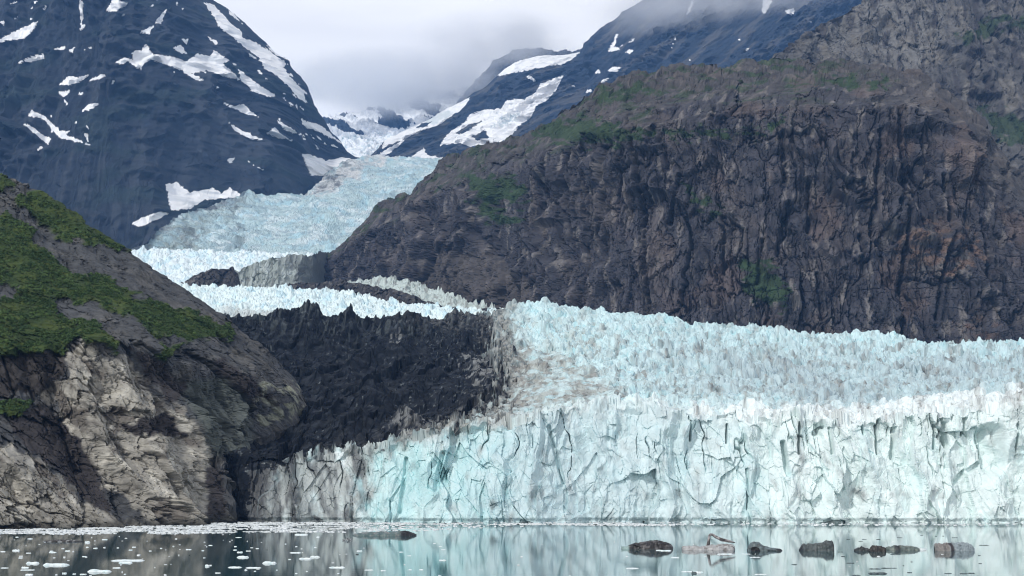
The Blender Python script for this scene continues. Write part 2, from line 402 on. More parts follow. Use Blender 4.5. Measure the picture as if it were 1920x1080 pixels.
grn = np.maximum(sstep(0, 8, gm) * 0.75, 0.6 * top * sstep(0.05, 0.45, fbm(s / 50, t / 18, 147, 5)) * sstep(1700, 1500, px) )
c = lerp3(c, (0.034, 0.062, 0.027), np.clip(grn * 1.2, 0, .95))
build('cliff', C.P, c, M_cliff)
tag(bpy.data.objects['cliff'], 'huge brown rock cliff rising behind the crevassed ice on the right', None, None, 'structure')

# upper crag behind it
RID = [(1430, 118), (1480, 86), (1520, 56), (1560, 30), (1600, 8), (1650, -20), (1750, -70), (1900, -110), (2100, -150)]
K = sheet(1430, 2090, 1.3, [(([(1430, 150), (1700, 330), (2100, 540)]), 3150), (RID, [(1430, 3300), (1600, 3900), (2100, 3800)]), (off(RID, 150), 4600)], [240, 8])
px, py = K.px, K.py
s = K.P[..., 0] - 0.3 * K.P[..., 1]; t = K.P[..., 2]
N = normals(K.P); N = level(np.stack([smooth2(N[..., k], 10) for k in range(3)], -1))
d = rock_disp(s + 0.25 * t, t, [('r', 260, 700, 45, 151), ('r', 90, 330, 14, 155), ('c', 85, 200, 13, 159), ('c', 36, 80, 7, 163), ('c', 16, 32, 3.4, 162), ('c', 8, 14, 1.6, 165), ('j', 24, 700, 5.5, 167), ('j', 500, 26, 2.6, 169), ('n', 6, 8, 0.5, 171)], 0.15)
K.P = K.P + N * (d * (0.3 + 0.7 * sstep(0, 80, px - 1430)))[..., None]
c = np.empty(px.shape + (3,), F32); c[:] = (0.10, 0.097, 0.095)
c = lerp3(c, (0.185, 0.18, 0.17), sstep(-10, 25, sdf(px, py, [(1560, 20), (1640, -40), (1800, -60), (1790, 60), (1740, 130), (1690, 135), (1640, 110), (1500, 110), (1500, 80)]) + 18 * fbm(px / 30, py / 30, 168, 4)) * 0.8)
c = lerp3(c, (0.16, 0.15, 0.135), sstep(0, 0.5, fbm(s / 50, t / 80, 170, 5)))
c = lerp3(c, (0.05, 0.045, 0.046), sstep(0.1, 0.5, fbm(s / 30, t / 160, 172, 5)) * 0.8)
gm = np.maximum(sdf(px, py, [(1860, 30), (1950, 20), (1950, 45), (1870, 60), (1810, 85), (1790, 75)]), sdf(px, py, [(1850, 190), (1960, 230), (1960, 280), (1870, 250)])) + fbm(px / 20, py / 14, 174, 4) * 16
c = lerp3(c, (0.032, 0.055, 0.022), sstep(0, 8, gm) * 0.85)
cr = build('crag', K.P, c, M_cliff)
tag(cr, 'grey upper crag behind and above the brown cliff, at the top right', None, None, 'structure')

# ---------------------------------------------------------------- far mountains with snow patches
def snow_mountain(sh, s, t, c, polys, label, name, nstr, snowcol=(0.92, 0.925, 0.93), parts=True, extra=None):
    px, py = sh.px, sh.py
    root = empty(name, (float(sh.P[..., 0].mean()), float(sh.P[..., 1].min()), 0), label, None, None, 'structure')
    root_loc = np.array(root.location[:], F32)
    base = np.zeros((px.shape[0] - 1, px.shape[1] - 1), bool)
    jit = (fbm(px / 9 + py / 14, py / 6, 180, 4, 0.6) + 0.5 * fbm((px - 0.9 * py) / 3.0, (px + py) / 16, 182, 3)) * nstr
    cen = lambda a: (a[:-1, :-1] + a[1:, 1:] + a[1:, :-1] + a[:-1, 1:]) * 0.25
    sc = np.empty(px.shape + (3,), F32); sc[:] = snowcol
    sc = lerp3(sc, (0.62, 0.66, 0.70), sstep(0.15, 0.6, fbm(s / 60, t / 25, 183, 4)) * 0.6)
    if extra is not None: sc = extra(sc)
    for pl, holes in polys:
        ext = np.ptp(np.array(pl), axis=0); jk = float(np.clip(min(ext) / 9.0, 0.22, 1.0))
        m = sdf(px, py, pl) + jit * jk
        for hpoly in holes: m = np.minimum(m, -sdf(px, py, hpoly) + jit)
        f = (cen(m) > 0) & ~base & (cen(sh.seg) < sh.ridge)
        if f.sum() < 3: continue
        base |= f
        build('snow_patch', sh.P - root_loc, sc, M_snow, root, f)
    build('rock_face', sh.P - root_loc, c, M_far, root, ~base)
    return root

def half(l, ox=0, oy=0, k=0.5): return [(ox + a * k, oy + b * k) for a, b in l]

# left mountain
RID = [(-180, -60), (0, -110), (200, -150), (330, -80), (385, -15), (405, 0), (430, 14), (445, 28), (470, 48), (500, 76), (520, 95), (540, 112), (560, 135), (575, 158), (588, 190), (605, 218), (622, 243), (640, 264), (655, 284), (668, 294), (690, 298)]
BOT = [(-180, 600), (200, 560), (240, 500), (300, 440), (400, 398), (480, 382), (560, 372), (582, 362), (600, 342), (640, 312), (660, 300), (690, 302)]
BD = [(-180, 4050), (200, 4150), (300, 4500), (400, 4950), (560, 5350), (620, 6200), (660, 6700), (690, 6900)]
RD = [(-180, 6000), (200, 6200), (400, 6500), (560, 6700), (660, 6850), (690, 6950)]
MID = [(-180, 330), (0, 300), (200, 250), (300, 225), (400, 210), (500, 225), (560, 260), (600, 290), (640, 294), (690, 300)]
MD = [(-180, 4700), (0, 4750), (200, 4900), (400, 5450), (560, 5900), (620, 6450), (660, 6750), (690, 6930)]
D1 = sheet(-170, 688, 1.25, [(off(BOT, 60), off(BD, -60)), (BOT, BD), (MID, MD), (RID, RD), (off(RID, 120), off(RD, 900))], [10, 150, 200, 6], blur=16)
D1.ridge = 3.02
px, py = D1.px, D1.py
s = D1.P[..., 0] - 0.3 * D1.P[..., 1]; t = D1.P[..., 2]
N = normals(D1.P); N = level(np.stack([smooth2(N[..., k], 12) for k in range(3)], -1))
dg = s + 0.55 * t
d = rock_disp(dg, t, [('r', 700, 1900, 75, 201), ('r', 210, 1500, 36, 205), ('r', 85, 900, 16, 207), ('r', 36, 420, 5, 208), ('c', 70, 260, 4, 209), ('n', 30, 110, 2.5, 213)], 0.2)
D1.P = D1.P + N * (d * np.where(D1.seg > 3.2, 0.2, 1) * (0.15 + 0.85 * sstep(0, 70, 690 - px)) * (1 - 0.65 * sstep(2.6, 2.97, D1.seg)))[..., None]
px, py = project(D1.P)
D1.px, D1.py = px, py
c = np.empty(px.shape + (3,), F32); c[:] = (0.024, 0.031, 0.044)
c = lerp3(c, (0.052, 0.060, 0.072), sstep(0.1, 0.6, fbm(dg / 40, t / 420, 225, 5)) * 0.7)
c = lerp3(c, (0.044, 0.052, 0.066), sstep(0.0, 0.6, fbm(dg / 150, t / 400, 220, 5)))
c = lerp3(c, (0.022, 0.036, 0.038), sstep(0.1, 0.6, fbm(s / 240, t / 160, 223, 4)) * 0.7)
S = lambda *l: half(l)
polys = [S((430, 235), (465, 215), (500, 225), (495, 195), (530, 190), (545, 165), (580, 205), (640, 210), (700, 230), (740, 200), (790, 210), (800, 185), (840, 215), (865, 225), (835, 240), (870, 265), (900, 300), (850, 290), (780, 265), (720, 275), (775, 305), (735, 300), (680, 265), (620, 240), (570, 225), (540, 235), (530, 262), (505, 250), (480, 230), (455, 243)),
 S((890, 255), (960, 310), (1040, 362), (1010, 362), (950, 345), (905, 300)),
 S((765, 10), (800, 15), (870, 90), (900, 110), (910, 140), (960, 160), (1010, 190), (1080, 240), (1060, 245), (1100, 300), (1140, 340), (1148, 385), (1120, 370), (1080, 320), (1040, 285), (990, 255), (975, 220), (920, 180), (860, 130), (820, 100), (800, 60)),
 S((815, 375), (880, 400), (905, 385), (970, 440), (920, 425), (860, 400)),
 S((-60, 160), (0, 145), (60, 115), (145, 78), (120, 120), (90, 145), (40, 150), (0, 160), (-60, 180)),
 S((65, 235), (100, 218), (170, 198), (165, 220), (100, 234)), S((215, 318), (260, 285), (285, 290), (330, 280), (305, 305), (260, 320)),
 S((335, 305), (375, 275), (400, 285), (360, 300)), S((305, 420), (330, 390), (370, 388), (345, 408)),
 S((100, 435), (120, 415), (160, 430), (200, 465), (225, 490), (270, 490), (245, 505), (300, 525), (340, 545), (280, 530), (220, 515), (185, 470), (150, 440)),
 S((80, 460), (110, 468), (165, 508), (195, 522), (180, 542), (155, 522), (120, 492)), S((125, 570), (150, 550), (168, 550), (140, 568)),
 S((620, 690), (660, 682), (710, 720), (760, 712), (800, 705), (830, 725), (860, 705), (920, 735), (860, 742), (760, 752), (715, 782), (640, 790), (630, 740)),
 S((495, 840), (530, 815), (600, 793), (635, 800), (580, 828), (520, 852)), S((860, 460), (905, 488), (985, 522), (945, 524), (880, 489)),
 S((1000, 500), (1030, 475), (1060, 508), (1100, 528), (1050, 522)), S((1040, 452), (1090, 478), (1130, 505), (1070, 490)),
 S((1118, 432), (1150, 456), (1200, 468), (1285, 540), (1230, 512), (1190, 492), (1150, 482)), S((1130, 575), (1165, 580), (1220, 600), (1300, 590), (1320, 600), (1215, 660), (1165, 655)),
 S((400, 40), (425, -10), (480, 15), (430, 45)), S((526, 122), (580, 93), (560, 127)), S((583, 85), (610, 45), (627, 28), (605, 92)), S((650, 180), (680, 166), (700, 202), (670, 195)),
 S((676, 147), (706, 148), (700, 167)), S((838, 602), (880, 593), (870, 612)), S((298, 0), (313, 5), (309, 90), (327, 100), (303, 114)), S((778, 135), (815, 158), (815, 174)),
 S((218, 347), (267, 336), (240, 367)), S((238, 370), (262, 390), (246, 397)), S((316, 187), (364, 161), (340, 180)), S((555, 30), (590, 0), (575, 22)), S((288, 352), (320, 340), (305, 360)),
 S((316, 503), (330, 503), (332, 542)), S((193, 187), (247, 170), (240, 187)), S((536, 10), (560, -5), (550, 8)), S((655, 0), (668, 8), (664, 24)), S((800, 318), (822, 326), (820, 334)),
 S((405, 305), (430, 303), (425, 315)), S((322, 470), (335, 480), (335, 494)), S((258, 188), (282, 176), (272, 195)), S((450, 62), (468, 52), (462, 64)), S((360, 462), (370, 460), (366, 472)),
 S((925, 600), (985, 640), (1010, 645), (950, 620)), S((20, 20), (70, 0), (60, 12)), S((150, 40), (175, 20), (170, 38)), S((0, 85), (20, 75), (15, 95)),
 S((1000, 170), (1050, 205), (1075, 222), (1030, 205)), S((840, 20), (880, 55), (910, 90), (870, 60)), S((930, 200), (960, 215), (985, 235), (945, 215))]
rs = np.random.default_rng(77)
for (cx, cy, rx, ry, n, ang, ln) in [(555, 190, 50, 70, 20, 0.75, 12), (520, 140, 60, 60, 12, 0.75, 10), (600, 262, 40, 24, 10, 0.65, 11), (60, 40, 90, 40, 12, -0.5, 9), (200, 40, 120, 40, 10, -0.7, 7), (330, 130, 90, 50, 6, 0.4, 7), (110, 235, 60, 40, 6, 0.7, 8)]:
    for _ in range(n):
        x_, y_ = rs.normal(cx, rx * 0.5), rs.normal(cy, ry * 0.5); l_ = ln * (0.4 + rs.random()); w_ = 1.7 + 1.9 * rs.random() ** 2; a_ = ang + rs.normal(0, 0.25)
        ca, sa = math.cos(a_), math.sin(a_)
        polys.append([(x_ + l_ * u_ * ca - w_ * v_ * sa, y_ + l_ * u_ * sa + w_ * v_ * ca) for u_, v_ in ((-.5, 0), (-.2, -.7), (.1, -.5), (.5, .1), (.2, .6), (-.25, .5))])
snow_mountain(D1, s, t, c, [(p, []) for p in polys], 'tall dark blue mountain streaked with snow patches, at the upper left', 'mountain', 2.2)

# back mountain in the cloud
RID = [(630, 300), (690, 297), (705, 282), (722, 260), (760, 240), (795, 224), (830, 204), (860, 187), (880, 172), (900, 165), (915, 150), (928, 138), (945, 122), (980, 110), (1010, 104), (1060, 101), (1086, 97), (1098, 76), (1112, 58), (1135, 45), (1160, 22), (1200, 0), (1240, -25), (1400, -70), (1600, -90), (1750, -60)]
E = sheet(640, 1740, 1.4, [([(630, 316), (860, 330), (1000, 320), (1200, 260), (1500, 200), (1750, 200)], [(630, 6900), (1000, 6400), (1700, 6300)]), (RID, [(630, 7100), (720, 7700), (860, 8400), (1090, 8800), (1750, 8600)]), (off(RID, 60), 9600)], [210, 6], blur=10)
E.ridge = 1.02
px, py = E.px, E.py
s = E.P[..., 0] - 0.3 * E.P[..., 1]; t = E.P[..., 2]
N = normals(E.P); N = level(np.stack([smooth2(N[..., k], 10) for k in range(3)], -1))
dg = s - 0.6 * t
d = rock_disp(dg, t, [('r', 800, 1900, 70, 231), ('r', 230, 1500, 36, 235), ('r', 90, 900, 16, 237), ('r', 38, 420, 5, 238), ('c', 75, 260, 4, 239), ('n', 34, 110, 2.5, 243)], 0.2)
E.P = E.P + N * (d * np.where(E.seg > 1.1, 0.2, 1) * (0.15 + 0.85 * sstep(0, 90, px - 640)) * (1 - 0.6 * sstep(0.75, 0.98, E.seg)))[..., None]
px, py = project(E.P)
E.px, E.py = px, py
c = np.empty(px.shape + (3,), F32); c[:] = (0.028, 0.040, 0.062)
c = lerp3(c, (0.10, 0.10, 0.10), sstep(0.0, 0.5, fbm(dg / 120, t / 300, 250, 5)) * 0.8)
E5 = lambda *l: half(l, 560, 0)
C3 = lambda *l: half(l, 1100, 0, 0.5925)
polys = [(E5((735, 285), (770, 260), (830, 225), (900, 208), (960, 205), (1058, 192), (1030, 220), (990, 240), (900, 255), (850, 265), (790, 277)), []),
 (E5((530, 545), (560, 500), (620, 460), (640, 430), (690, 415), (760, 405), (780, 375), (850, 370), (890, 345), (905, 315), (990, 283), (965, 340), (930, 375), (890, 400), (870, 440), (830, 470), (790, 510), (770, 530), (700, 542), (640, 547), (600, 537)),
  [E5((590, 500), (640, 465), (685, 456), (620, 502)), E5((648, 512), (700, 488), (712, 517), (670, 527))]),
 (E5((330, 500), (380, 488), (420, 458), (480, 423), (560, 403), (645, 360), (625, 398), (560, 442), (520, 472), (470, 484), (420, 510), (340, 545), (310, 560)), [E5((440, 478), (470, 460), (500, 456), (470, 478))]),
 (E5((420, 592), (470, 553), (480, 580), (560, 596), (560, 615), (420, 610)), []), (E5((280, 590), (330, 560), (400, 520), (380, 545), (300, 600)), []),
 (E5((1160, 195), (1190, 130), (1202, 122), (1182, 180), (1215, 168), (1200, 188)), []), (E5((1160, 267), (1185, 248), (1208, 253), (1190, 272)), []), (E5((1108, 272), (1125, 256), (1132, 268), (1118, 278)), []),
 (E5((1128, 312), (1140, 298), (1165, 294), (1150, 306)), []), (E5((1076, 347), (1085, 336), (1104, 333), (1095, 345)), []), (E5((1018, 326), (1030, 318), (1042, 325)), []), (E5((1238, 160), (1262, 136), (1256, 156)), []),
 (E5((1225, 196), (1240, 184), (1255, 190), (1240, 204)), []), (E5((848, 287), (870, 284), (893, 302), (880, 304)), []), (E5((585, 380), (600, 360), (620, 350), (610, 372)), []),
 (C3((314, 47), (330, 8), (338, 2), (328, 40)), []), (C3((553, 32), (560, -10), (588, 4), (562, 47)), []), (C3((628, 32), (657, 26), (654, 46), (632, 44)), []), (C3((268, 152), (280, 115), (288, 113)), []), (C3((703, 68), (712, 68), (712, 77)), []),
 (C3((640, 138), (665, 136), (660, 150)), []), (C3((478, 125), (490, 120), (486, 132)), []), (C3((400, 125), (416, 122), (410, 130)), []), (C3((350, 165), (372, 148), (366, 158)), []), (C3((500, 155), (512, 152), (508, 162)), []), (C3((318, 195), (328, 186), (326, 198)), [])]
def icy(sc):
    m = sdf(px, py, E5((720, 478), (760, 435), (830, 418), (822, 450), (780, 474))) + fbm(px / 6, py / 6, 255, 3) * 4
    sc = lerp3(sc, (0.50, 0.58, 0.62), sstep(-2, 3, m) * sstep(-0.4, 0.3, fbm(px / 4, py / 4, 257, 3)))
    m2 = sdf(px, py, E5((480, 440), (560, 410), (580, 430), (520, 462), (470, 470))) + fbm(px / 6, py / 6, 258, 3) * 4
    return lerp3(sc, (0.5, 0.58, 0.6), sstep(-2, 3, m2) * 0.6)
snow_mountain(E, s, t, c, polys, 'steep mountain with broad snowfields rising into the cloud above the valley', 'mountain', 2.0, extra=icy)

# dark hump behind it
RID = [(840, 215), (870, 176), (900, 140), (925, 112), (950, 98), (985, 90), (1010, 88), (1040, 94), (1080, 96), (1130, 80), (1200, 60)]
E2 = sheet(840, 1200, 2.0, [(off(RID, 120), 9000), (RID, 9700), (off(RID, 60), 10400)], [60, 6])
s = E2.P[..., 0]; t = E2.P[..., 2]
d = rock_disp(s, t, [('r', 300, 600, 50, 261), ('f', 120, 200, 20, 263), ('n', 60, 60, 8, 265)])
E2.P[..., 1] -= d
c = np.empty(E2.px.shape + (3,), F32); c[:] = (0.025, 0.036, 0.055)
h2 = build('mountain', E2.P, c, M_far)
tag(h2, 'dark misty peak half hidden in cloud behind the snowfield ridge', None, None, 'structure')

# valley head with streaked snow
RID = [(560, 240), (600, 222), (640, 208), (700, 200), (760, 192), (820, 180), (880, 165), (920, 150)]
V = sheet(560, 920, 1.3, [([(560, 330), (920, 330)], 7400), ([(560, 285), (700, 285), (920, 270)], 8600), (RID, 10600), (off(RID, 60), 11400)], [40, 100, 6])
px, py = V.px, V.py
s = V.P[..., 0]; t = V.P[..., 2]
dg = s + 0.9 * t
d = rock_disp(dg, t, [('r', 300, 900, 60, 271), ('n', 120, 120, 14, 275)])
V.P[..., 1] -= d; V.P[..., 2] += 0.3 * d
px, py = project(V.P)
rockm = sstep(-0.02, 0.10, fbm(dg / 200, t / 420, 281, 5) - 0.16 + 0.0022 * (py - 225) * -1 + 0.35 * sstep(-5, 25, sdf(px, py, [(760, 232), (770, 200), (880, 170), (900, 190), (860, 205), (800, 225)])))
rockm = rockm * sstep(262, 245, py)
c = np.empty(px.shape + (3,), F32); c[:] = (0.84, 0.86, 0.88)
c = lerp3(c, (0.48, 0.58, 0.62), sstep(0, 0.5, fbm(s / 60, t / 25, 284, 4)) * 0.8 * sstep(235, 260, py))
fm = rockm[:-1, :-1] > 0.5
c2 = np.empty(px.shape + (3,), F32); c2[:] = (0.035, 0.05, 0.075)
vr = empty('valley', (-600, 7400, 0), 'snowy valley head under low cloud at the far end of the glacier', None, None, 'structure')
vr.location = (0, 0, 0)
build('snowfield', V.P, c, M_snow, vr, ~fm)
build('rock_rib', V.P, c2, M_far, vr, fm)
print('terrain', round(time.time() - T0, 1))
# ================================================================== GLACIER
glacier = empty('glacier', (300, 790, 0), 'tidewater glacier with pale blue ice front and jagged seracs, winding down from the valley', 'glacier')
GL = np.array(glacier.location[:], F32)

def seracs(x, y, cell, seed, A, sharp=0.7, ax=1.0):
    wx = fbm(x / (cell * 3.5), y / (cell * 3.5), seed + 3, 3) * 0.7; wy = fbm(x / (cell * 3.5) + 9, y / (cell * 3.5), seed + 5, 3) * 0.7
    f1, f2, h, ox, oy = worley(x / (cell * ax) + wx, y / cell + wy, seed)
    k = np.clip((f2 - f1) * 1.5, 0, 1) ** sharp
    return A * (0.25 + 0.75 * _r3[h] ** 1.3) * k + A * 0.35 * (ox * _gx[h] + oy * _gy[h]) * k, k, _r4[h]

ICE = (0.68, 0.81, 0.82)
T_ = [(370, 862), (400, 850), (470, 852), (560, 862), (640, 852), (700, 838), (800, 830), (850, 815), (900, 800), (960, 790), (1010, 780), (1080, 768), (1200, 765), (1400, 777), (1500, 787), (1650, 786), (1800, 770), (1920, 762), (2090, 756)]
BASE = [(370, 976), (700, 978), (1000, 980), (2090, 981)]
BDp = [(370, 830), (440, 822), (480, 806), (560, 806), (690, 800), (830, 790), (1000, 792), (1100, 806), (1400, 792), (1600, 786), (1850, 790), (2090, 785)]
Fy = [(370, 590), (440, 587), (520, 590), (700, 590), (900, 593), (930, 584), (1000, 582), (1100, 587), (1300, 604), (1500, 626), (1700, 640), (1920, 650), (2090, 657)]
FD = [(370, 1430), (440, 1450), (900, 1600), (1300, 1700), (2090, 1760)]
TD = [(a, b + 22) for a, b in BDp]
G = sheet(372, 2330, 1.15, [(off(BASE, 22), BDp), (BASE, BDp), (T_, TD), (Fy, FD), (off(Fy, 14), off(FD, 50)), (off(Fy, 90), off(FD, 260))], [14, 230, 560, 20, 6], blur=9)
px, py = G.px, G.py
x, y, z = G.P[..., 0].copy(), G.P[..., 1].copy(), G.P[..., 2].copy()
seg = G.seg
face = sstep(2.03, 1.97, seg)
top = 1 - face
up = np.clip(seg - 2, 0, 1)
nzp = fbm(px / 40, py / 26, 300, 5)
# zones
dark = sdf(px, py, [(300, 560), (440, 580), (700, 582), (925, 588), (930, 640), (936, 664), (954, 706), (945, 745), (915, 772), (833, 806), (737, 829), (672, 838), (560, 858), (470, 885), (462, 990), (300, 990)]) + nzp * 9 + (fbm(px / 12, py / 9, 303, 4) + 0.5 * fbm(px / 4, py / 3, 304, 3)) * (8 + 26 * sstep(760, 920, px) * sstep(600, 660, py))
darkm = sstep(-3, 3, dark)
tan = np.maximum(sdf(px, py, [(830, 812), (915, 775), (950, 700), (940, 640), (1000, 650), (1090, 690), (1160, 745), (1100, 765), (1000, 775), (900, 800)]), sdf(px, py, [(660, 838), (840, 806), (1000, 765), (1010, 780), (850, 820), (700, 842)])) + nzp * 16
tanm = sstep(-14, 16, tan) * (1 - darkm)
dirt = sdf(px, py, [(380, 850), (640, 840), (690, 845), (668, 985), (380, 985)]) + nzp * 14
dirtm = sstep(-50, 40, dirt + 60 * fbm(px / 24, py / 50, 298, 5)) * np.maximum(face, sstep(740, 690, px) * (up < 0.2))
# face relief
ss = x + 0.5 * y; wob = fbm(x / 40, z / 40, 306, 3)
fl = 0
fl = fl + 7.5 * facets(x / 38 + wob * 0.25, z / 85 + wob * 0.2, 310, 0.75, 0.04)[0] + 3.2 * fbm(x / 34, z / 70, 311, 4, 0.5)
f_, e_, r_ = facets(x / 15 + wob * 0.2, z / 36 + wob * 0.2, 314, 1.0, 0.18); fl = fl + 3.0 * f_ + 1.3 * facets(x / 9.5 + wob * .3, z / 19 + wob * .3, 316, 0.9, 0.5)[0]
f2_, e2_, _ = facets(x / 6.0 + wob * .4, z / 10 + wob * 0.4 + 0.2 * x / 6, 318, 1.1, 0.2); fl = fl + 1.15 * f2_
fl = fl + 0.5 * facets(x / 2.6 + wob, z / 4.4, 322, 1.0, 0.3)[0] + 0.5 * fbm(x / 5, z / 5, 326, 4)
fl = fl + 5.5 * (ridged(x / 30 + wob * 0.3, z / 150, 330, 4) - 0.9)
# vertical clefts in the upper part of the face
zt = sstep(0.25, 0.75, seg - 1) * face
cl = np.abs(perlin(x / 9.0 + 0.6 * fbm(x / 14, z / 30, 334, 3), z / 160, 336))
fl = fl - 5.5 * sstep(0.055, 0.0, cl) * zt * sstep(-0.15, 0.25, perlin(x / 26, z / 24, 338))
# traced deep notches
for (ax, ay, bx, by, w, dep) in [(1860, 815, 1868, 870, 26, 12), (1840, 870, 1790, 905, 7, 5), (1498, 800, 1497, 850, 3.5, 6), (1468, 830, 1478, 890, 6, 7), (1648, 795, 1648, 855, 3.5, 7), (1682, 800, 1680, 860, 5, 5), (1758, 785, 1750, 840, 4, 6), (1775, 795, 1780, 835, 9, 6), (1556, 800, 1560, 850, 4, 5), (1297, 785, 1299, 825, 3, 5), (1365, 795, 1364, 830, 2.5, 5), (1816, 780, 1812, 815, 3, 5), (1903, 795, 1903, 838, 2.5, 5), (1400, 880, 1408, 978, 4, 4), (1030, 800, 1058, 905, 5, 4), (830, 850, 815, 920, 6, 4), (760, 860, 750, 960, 5, 4), (1545, 800, 1530, 812, 8, 5), (1620, 790, 1622, 815, 2.5, 4)]:
    ex, ey = bx - ax, by - ay
    tt = np.clip(((px - ax) * ex + (py - ay) * ey) / (ex * ex + ey * ey), 0, 1)
    dd = np.sqrt((px - ax - tt * ex + 3 * wob) ** 2 + (py - ay - tt * ey) ** 2)
    fl = fl - dep * sstep(w, w * 0.35, dd) * face
fl = fl * np.where(px < 470, 0.6, 1.0)
G.P[..., 1] -= fl * face
# undercut at the waterline
G.P[..., 1] += face * sstep(3.0, 0.5, z) * 2.0
# surface relief
hs, k1, r1 = seracs(x, y, 13, 340, 13, 0.7, 0.85)
hsb, kb, rb = seracs(x + 0.3 * y, y - 0.5 * x, 25, 345, 10, 0.6, 0.7)
hs2, k2, r2 = seracs(x, y, 5.6, 350, 5.4, 0.75, 0.85)
chaos = fbm(x / 70, y / 90, 352, 4)
crev = sstep(0.09, 0.0, np.abs(perlin(x / 75 + 0.4 * chaos, y / 24 + 0.25 * x / 24, 358))) * sstep(-0.3, 0.2, chaos)
hs = hs * (0.75 + 0.5 * sstep(-0.4, 0.4, chaos)) + 0.55 * hsb * sstep(-0.2, 0.5, -chaos) - 3
hs3 = 0.9 * facets(x / 3.0, y / 8.0, 356, 1.0, 0.6)[0]
big = 7 * fbm(x / 90, y / 120, 360, 3)
grow = (0.45 + 0.55 * sstep(0.05, 0.75, up)) * (1 - 0.28 * sstep(0.85, 1.0, up))
hmoraine = 4.0 * facets(x / 26 + wob, y / 90 + wob, 366, 1.0, 0.8)[0] + 2.2 * facets(x / 11 + wob, y / 36, 370, 1.0, 0.8)[0] + 3 * fbm(x / 30, y / 110, 368, 4) + 8.0 * (ridged(x / 60, y / 170 + x / 160, 373, 4) - .8) + 1.1 * facets(x / 5, y / 15, 377, 1.2, 0.8)[0]
wall = sstep(0.74, 0.95, up) * sstep(1000, 880, px) * (0.35 + 0.65 * sstep(-0.35, 0.35, fbm(x / 40, y / 60, 364, 4)))     # dark towers along the far rim of the debris
hm = hmoraine + wall * (0.7 * hs + 0.8 * hsb + 0.3 * hs2)
blk = sstep(0.45, 0.8, up) * sstep(1450, 1150, px)
hice = (hs * (1 - 0.35 * blk) + 0.9 * hsb * blk + 0.8 * hs2 * (1 - 0.4 * blk)) * grow + hs3 - 7 * crev * grow
calm = sstep(-10, 20, tan) * 0.55
hice = hice * (1 - calm)
hh = hice * (1 - darkm) + hm * darkm + big * np.where(px < 960, 0.5, 1.0)
G.P[..., 2] += hh * top * np.where(seg > 3.3, 0.2, 1)
G.P[..., 0] += top * (1 - darkm) * 1.4 * fbm(y / 6, x / 6, 380, 3)
G.P[..., 1] += top * (1 - darkm) * 1.4 * fbm(x / 6, y / 6, 384, 3)
# the lip of the front: broken blocks
lip = sstep(0.10, 0.0, np.abs(seg - 2.0)) * (1 - 0.7 * darkm)
lb = facets(x / 11, y / 14 + z / 40, 390, 0.8, 1.0)[0] * 3.2 + facets(x / 4.2, y / 5 + z / 14, 394, 0.8, 1.0)[0] * 1.4
G.P[..., 2] += lip * lb
z = G.P[..., 2].copy()
# albedo
c = np.empty(px.shape + (3,), F32); c[:] = ICE
c = lerp3(c, (0.80, 0.885, 0.89), sstep(-0.1, 0.5, fbm(x / 30, y / 60 + z / 22, 400, 4)))
c = lerp3(c, (0.57, 0.77, 0.80), top * sstep(0.0, 0.12, up) * 0.7)
blue = sstep(0.25, 0.65, fbm(x / 16 + 50, y / 40 + z / 28, 404, 4))
c = lerp3(c, (0.44, 0.71, 0.755), blue * 0.75)
grey = sstep(0.04, 0.3, up) * sstep(1.0, 0.5, up) * sstep(1050, 1450, px + 90 * nzp)
c = lerp3(c, (0.43, 0.53, 0.565), grey * 0.8 * (0.6 + 0.4 * sstep(-0.3, 0.4, chaos)))
c = lerp3(c, (0.30, 0.37, 0.40), top * grey * sstep(0.3, 0.6, fbm(x / 5, y / 30 + z / 5, 408, 4)) * 0.4)
teal = sdf(px, py, [(690, 850), (760, 845), (840, 835), (830, 980), (690, 980)]) + nzp * 14
c = lerp3(c, (0.50, 0.78, 0.775), sstep(-20, 14, teal) * 0.4 * face)
c = lerp3(c, (0.60, 0.67, 0.69), face * sstep(0.15, 0.5, fbm(x / 22, z / 30, 412, 5)) * 0.45)
crest = sstep(-6, 10, sdf(px, py, [(960, 790), (1080, 764), (1400, 760), (1700, 757), (1920, 735), (2090, 730), (2090, 800), (1650, 800), (1400, 795), (1150, 790), (1000, 830), (940, 810)]) + nzp * 8)
c = lerp3(c, (0.86, 0.92, 0.92), crest * 0.85)
c = lerp3(c, (0.48, 0.725, 0.745), face * sstep(660, 720, px) * sstep(1120, 880, px + 80 * nzp) * (0.35 + 0.4 * sstep(-0.2, 0.4, fbm(x / 20, z / 30, 430, 4))))
c = lerp3(c, (0.56, 0.705, 0.74), face * sstep(840, 980, px + 60 * nzp) * sstep(1520, 1300, px + 60 * nzp) * 0.7)  # weaker sun on the middle of the face, put into the ice colour
c = lerp3(c, (0.79, 0.895, 0.88), face * sstep(1050, 1650, px + 60 * nzp) * 0.75)  # sunlit right end of the front: its brightness is painted into the colour
tancol = lerp3(np.broadcast_to(np.array((0.44, 0.46, 0.43), F32), c.shape), (0.27, 0.245, 0.21), sstep(-0.1, 0.5, fbm(x / 9, y / 40 + z / 5, 416, 5)))
c = c + (tancol - c) * (0.85 * tanm * (0.25 + 0.75 * sstep(-0.3, 0.3, fbm(x / 14, y / 20, 420, 4))))[..., None]
rim = sdf(px, py, [(930, 600), (1120, 600), (1160, 650), (1110, 690), (1000, 660), (935, 640)]) + nzp * 14
c = lerp3(c, (0.52, 0.60, 0.58), sstep(-10, 14, rim) * sstep(0, 0.4, fbm(x / 7, y / 40, 424, 4)) * 0.7)
dcol = lerp3(np.broadcast_to(np.array((0.40, 0.43, 0.42), F32), c.shape), (0.11, 0.115, 0.12), sstep(-0.25, 0.35, fbm(x / 7 + z / 30, z / 22 + x / 50, 428, 5)))
